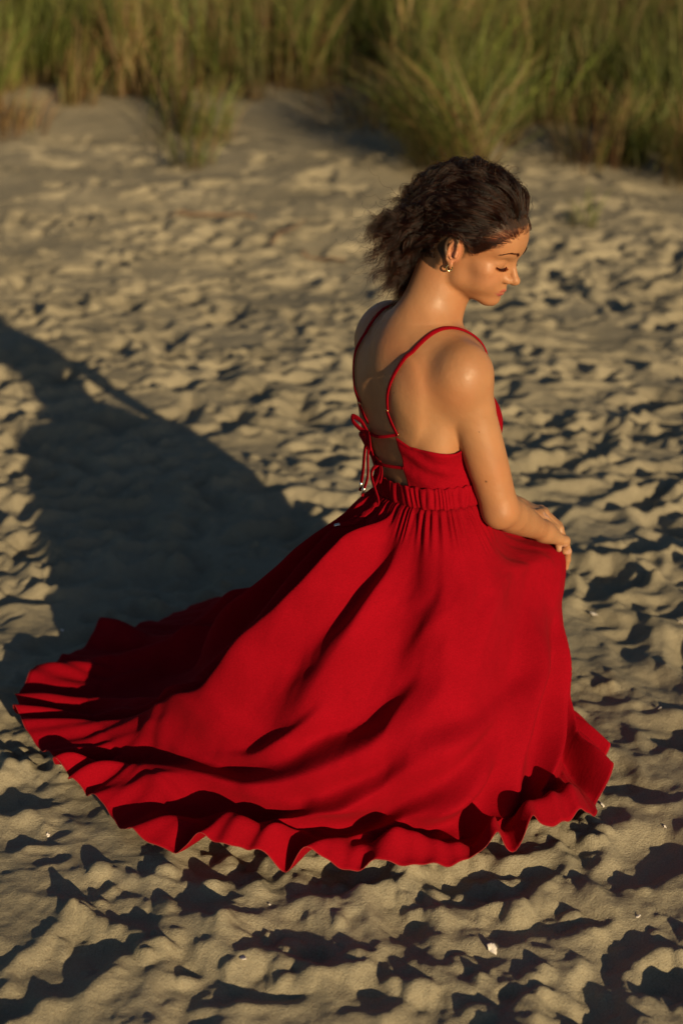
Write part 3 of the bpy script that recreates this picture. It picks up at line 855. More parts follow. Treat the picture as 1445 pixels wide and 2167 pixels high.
s_of = su[None, :]
# how loose the cloth is along the hem: taut over the thigh and knee, loose in the train
loose = np.interp(su, [0, 1, 2, 3, 4, 5, 6, 7, 8, 9, 10, 11, 12, 13, 14, 15, 16], [.9, 1, 1, 1, 1, 1, .9, .6, .42, .35, .4, .45, .6, .8, .8, .8, .9])[None, :]
def fold_wave(x, sharp):
    c = .5 + .5 * np.cos(2 * np.pi * x)
    return c ** sharp - .5
# long folds fanning from the waist; their lines drift a little from the meridians
rf = np.random.default_rng(12)
loose2 = np.interp(su, [0, 1, 2, 3, 4, 5, 6, 7, 8, 9, 10, 11, 12, 13, 14, 15, 16], [.8, .9, 1, 1, 1, 1, 1, 1, 1, 1, .95, .9, .8, .8, .8, .8, .8])
swp = np.interp(su, [0, 1, 2, 3, 4, 5, 6, 7, 8, 9, 10, 11, 12, 13, 16], [0, .05, .12, .2, .28, .32, .34, .34, .28, .20, .12, .05, 0, 0, 0])
def wrapd(x): return (x + HEM_LEN / 2) % HEM_LEN - HEM_LEN / 2
disp = np.zeros((NV, NU))
def fold(pts, h, w, fade=.10, dark=.60, sunny=1.4):
    """one long fold: its crest line (metres along the hem, fraction down the skirt), height and width"""
    pts = np.array(pts); vq = vk
    line = np.interp(vq, pts[:, 1], pts[:, 0]); ls = line.copy()
    for _ in range(10): ls[1:-1] = .25 * ls[:-2] + .5 * ls[1:-1] + .25 * ls[2:]
    slope = np.gradient(ls, vq) / .95
    v0, v1 = pts[0, 1], pts[-1, 1]
    env = sstep(v0 - .02, v0 + fade, vq) * (1 if v1 > .97 else 1 - sstep(v1 - fade, v1 + .02, vq))
    x = wrapd(U - ls[:, None]) / np.sqrt(1 + slope ** 2)[:, None] / (w * (.55 + .45 * sstep(.0, .6, vq)))[:, None]
    x = x * (1 + .12 * np.sin(9 * Vv + 5 * h * 100))
    x = np.where(x > 0, x / sunny, x / dark)
    flat = 1 - .55 * sstep(.58, .88, Vv) * (1 - sstep(.95, 1.35, U))
    return flat * h * (.55 + .45 * sstep(.05, .5, vq))[:, None] * env[:, None] * np.exp(-np.abs(x) ** 1.8)
FOLDS = [
    ([(.92, .06), (.86, .18), (.78, .26), (.70, .36), (.60, .50), (.52, .64)], .070, .046, .22, .9, .95),
    ([(1.13, .08), (1.12, .24), (1.08, .34), (1.02, .42), (.985, .50), (.96, .58), (.92, .625), (.84, .67), (.74, .76), (.70, .86), (.73, 1.0)], .070, .060, .12, .55),
    ([(1.50, .05), (1.47, .20), (1.43, .30), (1.37, .37), (1.29, .44), (1.25, .50), (1.20, .59), (1.14, .64), (1.07, .69), (.95, .78), (.87, .89), (.84, 1.0)], .125, .072, .14, .42),
    ([(1.90, .46), (1.79, .57), (1.68, .605), (1.59, .640), (1.50, .690), (1.41, .735), (1.32, .765), (1.24, .805), (1.11, .90), (1.02, 1.0)], .085, .060, .14, .5),
    ([(1.98, .56), (1.87, .635), (1.77, .690), (1.68, .735), (1.60, .790), (1.55, .85), (1.51, .93), (1.48, 1.0)], .066, .058, .12),
    ([(2.04, .64), (1.93, .72), (1.855, .775), (1.75, .88), (1.69, 1.0)], .050, .046, .10),
    ([(2.27, .44), (2.23, .57), (2.17, .625), (2.14, .69), (2.13, .75), (2.10, .80), (2.06, .90), (2.03, 1.0)], .060, .052, .14),
    ([(2.46, .52), (2.37, .68), (2.30, .77), (2.23, .83), (2.18, .90), (2.14, 1.0)], .055, .048, .12),
    ([(2.54, .55), (2.47, .75), (2.43, .90), (2.41, 1.0)], .050, .045, .12),
    ([(.36, .55), (.43, .80), (.50, .92), (.58, 1.0)], .095, .046, .14, .9, .95),
    ([(.46, .72), (.56, .86), (.64, 1.0)], .026, .032, .10),
    ([(1.02, .56), (.90, .68), (.80, .80), (.78, 1.0)], .040, .034, .10, .6),
    ([(1.12, .70), (1.02, .80), (.98, .92), (.97, 1.0)], .034, .032, .10, .6),
    ([(.22, .45), (.34, .80), (.32, .93), (.30, 1.0)], .085, .050, .14, .9, 1.0),
    ([(.98, .78), (.93, .92), (.92, 1.0)], .030, .030, .08),
    ([(1.28, .80), (1.20, .92), (1.17, 1.0)], .034, .034, .08),
    ([(1.42, .80), (1.36, .92), (1.32, 1.0)], .030, .030, .08),
    ([(1.64, .84), (1.60, .93), (1.58, 1.0)], .030, .030, .07),
    ([(1.88, .84), (1.84, .93), (1.82, 1.0)], .036, .034, .07),
    ([(1.96, .80), (1.94, .93), (1.93, 1.0)], .032, .030, .07),
    ([(2.28, .86), (2.26, .95), (2.25, 1.0)], .034, .032, .06),
    ([(.10, .30), (.08, .70), (.06, 1.0)], .050, .070, .2),
    ([(1.72, .06), (1.70, .20), (1.64, .34), (1.56, .46), (1.48, .56), (1.42, .70)], .062, .085, .30, .85, 1.2),
    ([(1.30, .06), (1.29, .20), (1.24, .34), (1.16, .46), (1.10, .56)], .045, .055, .22, .7),
    ([(1.98, .10), (1.95, .25), (1.88, .38), (1.80, .50)], .020, .055, .25, .7),
    ([(2.20, .10), (2.16, .28), (2.08, .44), (1.99, .58)], .018, .055, .25, .7),
    ([(1.60, .50), (1.50, .58), (1.40, .65), (1.30, .70), (1.22, .74)], .030, .030, .10, .6),
    ([(2.12, .60), (2.02, .67), (1.95, .74), (1.90, .82)], .034, .036, .10, .6),
]
q_ = 2.90
while q_ < HEM_LEN - .05:
    FOLDS.append(([(q_ + rf.uniform(-.05, .05), rf.uniform(.42, .55)), (q_ + rf.uniform(-.03, .03), .7), (q_, 1.0)], rf.uniform(.03, .06), rf.uniform(.04, .06), .2)); q_ += rf.uniform(.10, .15)
for f_ in FOLDS: disp += fold(*f_)
disp -= .45 * disp.mean(1, keepdims=True)
gv = vnoise(U / .30 + 0 * Vv, 2.7 + 0 * U + 0 * Vv, 66)
n2 = np.round(HEM_LEN / .098); n3 = np.round(HEM_LEN / .041)
ph2 = U / HEM_LEN * n2 + 1.5 * vnoise(U / .24 + 0 * Vv, Vv * 1.0 + 0 * U, 63)
ph3 = U / HEM_LEN * n3 + .8 * vnoise(U / .11 + 0 * Vv, Vv * 2 + 0 * U, 64)
vis = np.clip(.60 + .9 * vnoise(U / .15 + 0 * Vv, 1.7 + 0 * Vv + 0 * U, 66), .12, 1.25)
amp2 = (.008 * sstep(.60, .84, Vv) + .034 * sstep(.85, .94, Vv)) * vis
amp3 = .0085 * sstep(.85, .90, Vv) * (1 - .45 * sstep(.93, 1, Vv)) * np.clip(.8 + .8 * vnoise(U / .16 + 0 * Vv, 3.3 + 0 * U + 0 * Vv, 67), .15, 1.6)
gath = .0032 * (1 - sstep(.02, .13, Vv)) * np.sin(2 * np.pi * (U / HEM_LEN * 70 + .5 * vnoise(U / .06 + 0 * Vv, 0 * U + 0 * Vv, 68)))
gath2 = .004 * (sstep(.01, .07, Vv) - sstep(.12, .36, Vv)) * vnoise(U / .065 + 0 * Vv, Vv * 2 + 0 * U, 81)
disp += amp2 * fold_wave(ph2, .9) + amp3 * fold_wave(ph3, 1.0) + gath * sstep(0, .02, Vv) + gath2
# soft creases running across the tight cloth over hip and thigh
wr = fbm(U * 9 + Vv * 7, Vv * 5 - U * 3, 69, 3)
disp += .0035 * wr * sstep(.08, .3, Vv) * (1 - .5 * sstep(.8, 1, Vv))
disp -= .0025 * np.exp(-((Vv - .865) / .006) ** 2)                         # seam of the hem ruffle
S2 = S + N0 * disp[:, :, None]
# hem waves: the edge lifts off the sand between its gathers
lift = (.008 * np.clip(fold_wave(ph3 + .15, 1.2) + .3, 0, 1) + .028 * vis * np.clip(fold_wave(ph2 + .1, 1.2) + .1, 0, 1)) * sstep(.88, 1, Vv)
bun = np.clip(.45 + 1.1 * vnoise(U / .17 + 0 * Vv, 5.5 + 0 * U + 0 * Vv, 171), 0, 1.3) * np.interp(ARC, [0, 1.2, 1.5, 2.25, 2.45, 3.2], [.15, .2, 1, 1, .25, .1])[None]
S2[:, :, 2] += lift + .044 * bun * np.exp(-((Vv - .945 + .012 * vnoise(U / .07 + 0 * Vv, 0 * U + 0 * Vv, 172)) / .036) ** 2) + .014 * bun * sstep(.93, 1, Vv)
outd = S2[:, :, :2] - S2[:1, :, :2]; outd /= np.maximum(np.linalg.norm(outd, axis=2, keepdims=True), 1e-6)
S2[:, :, :2] += outd * (.020 * fold_wave(ph2 + .2, 1.0) * vis * sstep(.84, 1, Vv) + .012 * vnoise(U / .12 + 0 * Vv, 0 * U + 0 * Vv, 70) * sstep(.8, 1, Vv))[:, :, None]
sm_w = sstep(.84, .93, Vv)[:, :, None]
for _ in range(5): S2 = S2 + sm_w * .5 * ((np.roll(S2, 1, 1) + np.roll(S2, -1, 1)) * .5 - S2)   # limp cloth rounds its ruffles
gz = terrain(S2[:, :, 0], S2[:, :, 1]); fl = gz + .006 + .004 * sstep(.3, .9, Vv)
dzz = S2[:, :, 2] - fl; kk = .016
S2[:, :, 2] = fl + .5 * (dzz + np.sqrt(dzz ** 2 + kk ** 2 * .5)) + .0
CREASE = S2
UVW = np.stack([np.broadcast_to(ARC[None] / 1.6, (NV, NU)), np.broadcast_to(Vv, (NV, NU)), np.zeros((NV, NU))], -1)
dress = bpy.data.objects.new('dress', None); C.objects.link(dress); dress.parent = person
dress['label'] = 'long red linen dress with open tied back, gathered waist and ruffled hem spread on the sand'
def cloth_obj(name, V, F, uvw, parent, thick=.0011, sub=0, mat=None):
    me = np_mesh(name, V, F); point_attr(me, 'cloth_uv', uvw)
    o = link_mesh(name, me, mat or m_red, parent)
    if thick:
        md = o.modifiers.new('thickness', 'SOLIDIFY'); md.thickness = thick; md.offset = 0
    return o
skirt = cloth_obj('skirt', S2.reshape(-1, 3), grid_faces(NV, NU, wrap=True), UVW.reshape(-1, 3), dress)
# ---- gathered waistband
NB_, NW_ = 420, 9
phb = np.linspace(0, 2 * np.pi, NB_, endpoint=False)[None, :]; tb = np.linspace(0, 1, NW_)[:, None]
pl = .5 + .5 * np.sin(62 * phb + 3.1 * np.sin(5 * phb + 1) + 2.2 * np.sin(11 * phb) + .8 * np.sin(3 * tb + 9 * phb))
off = .0088 + .0044 * np.sin(np.pi * np.clip(tb * .92 + .04, 0, 1)) ** .6 * (pl ** .6 - .4) + .0015 * np.sin(17 * phb)
P_b = ring(phb + 0 * tb, T_BAND0 - .002 + (T_BAND1 - T_BAND0 + .004) * tb + .0016 * np.sin(31 * phb), off)
waistband = cloth_obj('waistband', P_b.reshape(-1, 3), grid_faces(NW_, NB_, wrap=True),
                      np.stack([np.broadcast_to(phb * .1, (NW_, NB_)), np.broadcast_to(tb * .04, (NW_, NB_)), np.zeros((NW_, NB_))], -1).reshape(-1, 3), dress, .0012)

# ---- bodice: a sheet wrapped round the torso, cut low at the sides and open down the back
tors = SDF(); tors.pr = [p for p in body.pr[:TORSO_N]]
tf_pr = [body.pr[i] for i in BODICE_PR]; tors.pr = tf_pr
PE_R, PE_L = math.radians(EDGE_R), math.radians(EDGE_L)                     # the two edges of the open back
def top_t(phi):
    a = np.abs(np.degrees(phi))
    return np.interp(a, [0, 24, 36, 52, 75, 95, 112, 130, 148, 162, 180], [.166, .166, .156, .143, .137, .140, .160, .208, .245, .215, .180])
NBu, NBv = 300, 46
pu = np.linspace(PE_R, 2 * np.pi + PE_L, NBu)[None, :]; tv = np.linspace(0, 1, NBv)[:, None]
wrapphi = np.where(pu > np.pi, pu - 2 * np.pi, pu)
t_lo = T_BAND1 - .012
tt = t_lo + (top_t(wrapphi) - t_lo) * tv
Pb = ring(pu + 0 * tt, tt, .0)
Pb = tors.project(Pb.reshape(-1, 3), off=.0042, it=6).reshape(Pb.shape)
nb_ = tors.normal(Pb.reshape(-1, 3)).reshape(Pb.shape)
cre = .0022 * np.sin(2 * np.pi * (tv * 2.2 + np.degrees(wrapphi) / 70)) * np.exp(-((np.degrees(wrapphi) - 55) / 40) ** 2) + .0012 * fbm(pu * 4 + 0 * tv, tv * 4 + 0 * pu, 91, 3)
hem_r = .0012 * sstep(.93, .96, tv) * (1 - sstep(.985, 1, tv))
Pb = Pb + nb_ * (cre + hem_r)[:, :, None]
bodice = cloth_obj('bodice', Pb.reshape(-1, 3), grid_faces(NBv, NBu),
                   np.stack([np.broadcast_to(pu * .1, Pb.shape[:2]), np.broadcast_to(tv * .12, Pb.shape[:2]), np.zeros(Pb.shape[:2])], -1).reshape(-1, 3), dress, .0018)

# ---- ribbons and cords
def ribbon(path, width, thick, name, parent, nrm_fn=None, n=60, mat=None, twist=0.0):
    """flat band along a path; flat side follows nrm_fn(points) (outward)"""
    P = catmull(path, n); tg = np.gradient(P, axis=0); tg /= np.linalg.norm(tg, axis=1, keepdims=True)
    N = nrm_fn(P) if nrm_fn is not None else np.tile(-FW, (n, 1))
    N = N - tg * (N * tg).sum(1, keepdims=True); N /= np.linalg.norm(N, axis=1, keepdims=True)
    if twist:
        a = (np.linspace(0, 1, n) * twist)[:, None]; B0 = np.cross(tg, N); N = N * np.cos(a) + B0 * np.sin(a)
    B = np.cross(tg, N)
    prof = np.array([[-1, -.6], [-.6, -1], [.6, -1], [1, -.6], [1, .6], [.6, 1], [-.6, 1], [-1, .6]])
    R_ = P[:, None] + B[:, None] * (prof[None, :, :1] * width / 2) + N[:, None] * (prof[None, :, 1:] * thick / 2)
    V = R_.reshape(-1, 3); F = grid_faces(n, 8, wrap=True)
    F = np.vstack([F, [[0, 1, 2, 3]], [[0, 3, 4, 7]], [[7, 4, 5, 6]]])
    e = (n - 1) * 8; F = np.vstack([F, [[e + 3, e + 2, e + 1, e]], [[e + 7, e + 4, e + 3, e]], [[e + 6, e + 5, e + 4, e + 7]]])
    uv = np.zeros((len(V), 3)); uv[:, 0] = np.repeat(np.linspace(0, .3, n), 8); uv[:, 1] = np.tile(prof[:, 0] * .004, n)
    me = np_mesh(name, V, F); point_attr(me, 'cloth_uv', uv)
    return link_mesh(name, me, mat or m_red, parent)
def tpt(x, t, off=.0):
    """point on the back at lateral x (her right +), height t"""
    d = np.interp(t, tt_f, db_f); w = np.interp(t, tt_f, hw_f)
    y = -d * max(1 - (abs(x) / w) ** 2.5, .02) ** .4
    return T((x, y - off, t))
def on_skin(pts, off):
    return body.project(np.array(pts), off=off, it=6)
def at_edge(phi, t): return ring(np.array([phi]), np.array([t]), .004)[0]
cr_top, cl_top = at_edge(PE_R, .166), at_edge(PE_L, .166)

def strap(side, low):
    s = 1 if side == 'R' else -1
    S_ = SHR if s == 1 else SHL
    slide = tpt(STRAP_X[side], .212)
    xs = STRAP_PATH[side]
    up = on_skin([tpt(x, t) for x, t in xs], .0025)
    o_ = .078 if s == 1 else .098
    over = [T((s * o_, -.012, .345 if s == 1 else .335)), T((s * .080, .034, .328)), T((s * .080, .070, .285)), T((s * .078, .095, .240))]
    over = on_skin(over, .0025)
    path = np.vstack([up, over])
    dense = on_skin(catmull(path, 60), .0026)
    for _ in range(6): dense[1:-1] = .25 * dense[:-2] + .5 * dense[1:-1] + .25 * dense[2:]
    dense = on_skin(dense, .0030)
    ribbon(dense, .0085, .0032, 'shoulder_strap', dress, body.normal, n=110)
    # the adjuster and the doubled lower end
    a = dense[0]; nrm_a = body.normal(a[None])[0]
    side_v = nrm(np.cross(nrm_a, nrm(low - a)))
    for q in (-1, 1):
        mid_ = (a + low) / 2 + nrm_a * .004 + side_v * q * .0035
        ribbon([a + nrm_a * .002 + side_v * q * .002, mid_, low + nrm_a * .003 + side_v * q * .0015], .0050, .0026, 'strap_loop', dress, body.normal, n=24)
    tor_ = []
    for c0, r0 in ((a + nrm_a * .002, .0040), (low + nrm_a * .002, .0034)):
        bm = bmesh.new()
        th = np.linspace(0, 2 * np.pi, 20, endpoint=False); ps = np.linspace(0, 2 * np.pi, 8, endpoint=False)
        up_v = nrm(np.cross(side_v, nrm_a))
        V = [c0 + (side_v * math.cos(t_) * 1.15 + up_v * math.sin(t_) * .75) * (r0 + .0010 * math.cos(p_)) + nrm_a * .0010 * math.sin(p_) for t_ in th for p_ in ps]
        i = np.arange(20)[:, None]; j = np.arange(8)[None]
        F = np.stack([i * 8 + j, ((i + 1) % 20) * 8 + j, ((i + 1) % 20) * 8 + (j + 1) % 8, i * 8 + (j + 1) % 8], -1).reshape(-1, 4)
        link_mesh('strap_slider', np_mesh('strap_slider', V, F), m_gold, dress)
strap('R', cr_top); strap('L', cl_top)

# ---- the back lacing: two cords across the gap, a bow at the top, long tails with metal tips
def cord(path, name='back_tie', w=.0062, n=40): return ribbon(path, w, .0034, name, dress, None, n=n)
c2r, c2l = at_edge(PE_R, .098), at_edge(PE_L, .098)
bk = -FW
bow = cl_top + bk * .012 + RT * .012 - UP * .012
cord([cr_top + bk * .003, (cr_top * .6 + bow * .4) + bk * .014 - UP * .004, bow], n=24)
cord([c2r + bk * .003, (c2r + c2l) / 2 + bk * .016 - UP * .003, c2l + bk * .003], n=24)
def loop(c, d1, d2, ln, w=.0050):
    d1 = nrm(d1); d2 = nrm(d2)
    ribbon([c, c + d1 * ln * .5 + d2 * ln * .22, c + d1 * ln + d2 * ln * .10, c + d1 * ln * .95 - d2 * ln * .14, c + d1 * ln * .45 - d2 * ln * .16, c], w * 2.1, .0026, 'bow_loop', dress, None, n=40)
loop(bow, -RT * .8 + UP * .45 + bk * .3, UP + RT * .3, .046)
loop(bow, RT * .75 - UP * .25 + bk * .3, UP, .046)
def tip(p, d, name='tie_tip', mat=None):
    d = nrm(d); u_ = nrm(np.cross(d, [.3, .2, .9])); v_ = np.cross(d, u_)
    prof = [(0, .0020), (.001, .0034), (.011, .0034), (.013, .0024), (.0131, .0002)]
    th = np.linspace(0, 2 * np.pi, 12, endpoint=False)
    V = [p + d * x + (u_ * math.cos(a) + v_ * math.sin(a)) * r_ for x, r_ in prof for a in th]
    link_mesh(name, np_mesh(name, V, grid_faces(len(prof), 12, wrap=True)), m_steel, dress)
    ribbon([p + d * .0120, p + d * .0190], .0062, .0045, 'tie_end', dress, None, n=4)
def tail(pts, w=.0098):
    ribbon(pts, w, .0024, 'tie_tail', dress, None, n=60)
    tip(np.asarray(pts[-1]), np.asarray(pts[-1]) - np.asarray(pts[-2]))
tail([bow, bow + bk * .012 - UP * .035 + RT * .010, bow + bk * .012 - UP * .075 + RT * .004, bow + bk * .014 - UP * .105])
knot2 = c2l * .72 + c2r * .28 + bk * .008 - UP * .004
loop(knot2, RT * .5 - UP * .7 + bk * .3, RT + UP * .3, .040, .0042)
loop(knot2, RT * .2 - UP * .9 + bk * .4, RT + UP * .3, .046, .0042)
def on_skirt(arc_, v):
    j = int(np.argmin(np.abs(ARC - arc_))); i = int(np.argmin(np.abs(vk - v)))
    return S2[i, j]
NS2 = surf_normals(S2); NS2 = NS2 if NS2[NV // 2, :, 2].mean() > 0 else -NS2
lie = []
for f_ in np.linspace(0, 1, 7):                                             # the long tail lies on the skirt below the waistband
    j_ = int(np.argmin(np.abs(ARC - (1.30 - .16 * f_)))); i_ = int(np.argmin(np.abs(vk - (.030 + .135 * f_))))
    lie.append(S2[i_, j_] + NS2[i_, j_] * (.012 + .004 * math.sin(5 * f_)))
lie = [lie[0]] + [(lie[q - 1] + 2 * lie[q] + lie[q + 1]) / 4 for q in range(1, 6)] + [lie[6]]
tail([knot2, knot2 + bk * .020 - UP * .022] + lie)
tail([bow + RT * .004, bow + bk * .010 - UP * .045 + RT * .020, bow + bk * .010 - UP * .085 + RT * .020, bow + bk * .014 - UP * .112 + RT * .014], .0080)
# ---- overlocked thread along the raw hem
E_ = S2[-1]
nE = S2[-1] - S2[-3]; nE /= np.linalg.norm(nE, axis=1, keepdims=True)
th = np.linspace(0, 2 * np.pi, 5, endpoint=False)
tg = np.roll(E_, -1, 0) - np.roll(E_, 1, 0); tg /= np.linalg.norm(tg, axis=1, keepdims=True)
bb = np.cross(tg, nE)
rj = .0008 * (1 + .3 * np.random.default_rng(4).random(NU))
Vh = E_[:, None] + (nE[:, None] * np.cos(th)[None, :, None] + bb[:, None] * np.sin(th)[None, :, None]) * rj[:, None, None]
ii = np.arange(NU)[:, None]; jj = np.arange(5)[None]
Fh = np.stack([ii * 5 + jj, ((ii + 1) % NU) * 5 + jj, ((ii + 1) % NU) * 5 + (jj + 1) % 5, ii * 5 + (jj + 1) % 5], -1).reshape(-1, 4)
hem_t = link_mesh('hem_thread', np_mesh('hem_thread', Vh.reshape(-1, 3), Fh), m_seam, dress)
# ---------------------------------------------------------------- hair: wavy strands blown back, in clumps
hr = np.random.default_rng(31)
HZ = np.array([-.10, -.058, -.05, -.03, -.014, -.010, .003, .012, .022, .035, .05, .062, .075, .090, .105, .14])
HX = np.array([-.9, -.9, -.030, -.024, -.020, .006, .014, .019, .027, .040, .053, .066, .078, .090, .11, .9])
def hair_x(q): return np.interp(q[:, 2], HZ, HX) - .010 * sstep(.03, .06, np.abs(q[:, 1])) * sstep(.05, .07, q[:, 2])
SC_C = np.array([-.012, 0, .046]); SC_R = np.array([.101, .0785, .0885])
def scalp_roots(n):
    v = hr.normal(size=(n * 5, 3)); v /= np.linalg.norm(v, axis=1, keepdims=True)
    q = SC_C + v * SC_R
    ok = (q[:, 0] < hair_x(q) + hr.normal(0, .0022, len(q))) & (q[:, 2] > -.058) & ~((np.hypot(q[:, 0] + .004, q[:, 2] - .002) < .041) & (np.abs(q[:, 1]) > .045))
    return q[ok][:n]
def flow(q, t, side_seed):
    """combed back over the skull, then blown towards the nape and outwards (head space)"""
    f = np.empty_like(q); x, y, z = q[:, 0], q[:, 1], q[:, 2]
    w = sstep(-.035, -.125, x)
    side = sstep(.045, .075, np.abs(y)) * (1 - sstep(.05, .09, z))
    f[:, 0] = -.95 * (1 - w) - (.24 + .40 * side) * w
    f[:, 1] = .08 * (1 - w) - .10 * w
    f[:, 2] = -.30 * (1 - w) - (.97 - .30 * side) * w - .18 * t
    lowz = 1 - sstep(-.045, .015, z)
    f[:, 0] *= 1 - .62 * lowz * w
    f[:, 2] += .75 * sstep(.035, .075, x) * sstep(.05, .09, z)
    ex, ez = x + .004, z - .004                                             # round the ear, not across it
    rr = np.hypot(ex, ez) + 1e-6
    ps = 2.6 * (1 - sstep(.028, .046, rr)) * sstep(.050, .062, np.abs(y))
    f[:, 0] += ps * np.where(ex / rr > .2, -.3, ex / rr); f[:, 2] += ps * np.where(ex > -.012, np.maximum(ez / rr, .8), ez / rr * .4)
    return f / np.linalg.norm(f, axis=1, keepdims=True)
NS = 30
def grow(q0, length, layer, wob):
    n = len(q0); P = np.zeros((n, NS, 3)); q = q0.copy(); P[:, 0] = q
    ds = length / (NS - 1)
    for s_ in range(1, NS):
        t = s_ / (NS - 1)
        d = q - SC_C; e = np.linalg.norm(d / SC_R, axis=1); nr = d / SC_R ** 2; nr /= np.linalg.norm(nr, axis=1, keepdims=True)
        hgt = (e - 1) * .088
        back = sstep(.03, -.06, q0[:, 0])
        want = (.002 + layer * (.008 + .022 * back + .012 * sstep(.05, .10, q0[:, 2]) + .014 * sstep(.035, .065, q0[:, 0]) * sstep(.06, .085, q0[:, 2]))) * min(1, t * 5)
        f = flow(q, t, 0) + wob * (.6 * t)
        fn = (f * nr).sum(1)
        near = 1 - sstep(.02, .05, hgt)
        f = f - nr * (np.minimum(fn, 0) * near)[:, None] - nr * (np.maximum(fn, 0) * near * .7)[:, None]
        f = f + nr * (np.clip((want - hgt) * 40, -.6, 1.2) * (near * .9 + .1 * (t < .3)))[:, None]
        f /= np.linalg.norm(f, axis=1, keepdims=True)
        q = q + f * ds[:, None]; P[:, s_] = q
    return P
NG = 420
g0 = scalp_roots(NG); NG = len(g0)
glen = .128 + .050 * hr.random(NG) + .85 * np.clip(g0[:, 0] + .10, 0, .2) - .045 * (1 - sstep(-.04, .03, g0[:, 2])) * sstep(-.02, -.05, g0[:, 0])
glay = hr.random(NG) ** .8; gwob = hr.normal(0, .26, (NG, 3)) * [.8, 1.2, 1]
GP = grow(g0, glen, glay, gwob)
NSTR = 21000
s0 = scalp_roots(NSTR); NSTR = len(s0)
gi = np.empty(NSTR, int)
for a in range(0, NSTR, 2000): gi[a:a + 2000] = np.argmin(((s0[a:a + 2000, None] - g0[None]) ** 2).sum(2) + hr.random((len(s0[a:a + 2000]), NG)) * 2e-4, axis=1)
tq = np.linspace(0, 1, NS)[None, :, None]
lf = hr.uniform(.72, 1.08, NSTR)
own = grow(s0, glen[gi] * lf, np.clip(glay[gi] + hr.normal(0, .14, NSTR), 0, 1.15), gwob[gi] + hr.normal(0, .18, (NSTR, 3)))
off_ = hr.normal(0, .0048, (NSTR, 1, 3)) * (.6 + .6 * tq)
gp = GP[gi]
gp = gp[:, 0:1] + (gp - gp[:, 0:1]) * lf[:, None, None]
w_ = sstep(.05, .45, tq) * .88
HPS = own * (1 - w_) + (gp + off_) * w_
# waves and curls: shared inside a clump, looser towards the ends
s_arc = tq * (glen[gi] * lf)[:, None, None]
wl = (.048 + .034 * hr.random(NG))[gi][:, None, None]; phs = (hr.random(NG) * 6.28)[gi][:, None, None] + hr.normal(0, .45, (NSTR, 1, 1))
amp = (.0035 + .0050 * hr.random(NG))[gi][:, None, None] * (.06 + .55 * sstep(.10, .5, tq) + .75 * sstep(.55, 1, tq))
d1 = nrm([.1, .85, .5]); ax1 = np.array([0, .55, .83]); ax2 = np.array([.35, .78, -.5])
ang = 2 * np.pi * s_arc / wl + phs
HPS = HPS + amp * (np.cos(ang) * ax1 + np.sin(ang) * ax2 * .8)
# fine loose curls
ang2 = 2 * np.pi * s_arc / (.022 + .012 * hr.random(NG)[gi][:, None, None]) + (hr.random(NG) * 6.28)[gi][:, None, None] + hr.normal(0, .5, (NSTR, 1, 1))
HPS = HPS + (.0012 + .0042 * hr.random(NG))[gi][:, None, None] * sstep(.45, 1, tq) * (np.cos(ang2) * ax1 + np.sin(ang2) * ax2)
# flyaways
NF = 420
f0 = scalp_roots(NF); NF = len(f0)
FP = grow(f0, hr.uniform(.10, .24, NF), hr.uniform(1.0, 1.8, NF), hr.normal(0, .8, (NF, 3)))
sa = tq * .18; wl2 = hr.uniform(.018, .045, (NF, 1, 1)); an = 2 * np.pi * sa / wl2 + hr.random((NF, 1, 1)) * 6.28
FP = FP + (.003 + .008 * hr.random((NF, 1, 1))) * sstep(.25, 1, tq) * (np.cos(an) * ax1 + np.sin(an) * ax2)
# springy locks: crown, sides and back, and a fringe over the nape
def locks(g, L_, lay, nper, rad, spread, start):
    n = len(g); G = grow(g, L_, lay, hr.normal(0, .30, (n, 3)) * [.8, 1.2, 1])
    i = np.repeat(np.arange(n), nper); m = len(i)
    A = G[i] + hr.normal(0, 1, (m, 1, 3)) * spread * (.5 + .7 * tq)
    wl_ = hr.uniform(.034, .070, n)[i][:, None, None]; ph_ = hr.uniform(0, 6.28, n)[i][:, None, None] + hr.normal(0, .28, (m, 1, 1))
    an_ = 2 * np.pi * tq * L_[i][:, None, None] / wl_ * hr.choice([-1, 1], n)[i][:, None, None] + ph_
    rd_ = (rad * hr.uniform(.6, 1.3, n))[i][:, None, None] * sstep(start, .75, tq) * hr.uniform(.8, 1.15, (m, 1, 1))
    tg_ = np.gradient(A, axis=1); tg_ /= np.maximum(np.linalg.norm(tg_, axis=2, keepdims=True), 1e-9)
    u_ = np.cross(tg_, np.array([.2, 1., .3])); u_ /= np.maximum(np.linalg.norm(u_, axis=2, keepdims=True), 1e-9); v_ = np.cross(tg_, u_)
    return A + rd_ * (np.cos(an_) * u_ + np.sin(an_) * v_)
gl = scalp_roots(130); gl = gl[gl[:, 2] > .015]
LK1 = locks(gl, .135 + .05 * hr.random(len(gl)) + .80 * np.clip(gl[:, 0] + .10, 0, .2), hr.uniform(.8, 1.5, len(gl)), 34, .0070, .0042, .20)
gq = SC_C + np.array([[-.072, -.050, -.052], [-.060, -.058, -.050], [-.050, -.060, -.046], [-.080, -.03, -.055], [-.044, -.062, -.036], [-.040, -.064, -.026], [-.066, -.054, -.03], [-.056, -.060, -.02], [-.085, -.02, -.05], [-.075, -.045, -.04], [-.082, .02, -.05], [-.085, .0, -.05]])
gq = np.repeat(gq, 5, 0) + hr.normal(0, .0045, (60, 3))
LK2 = locks(gq, hr.uniform(.075, .125, 60), hr.uniform(.6, 1.7, 60), 40, .0070, .0026, .15)
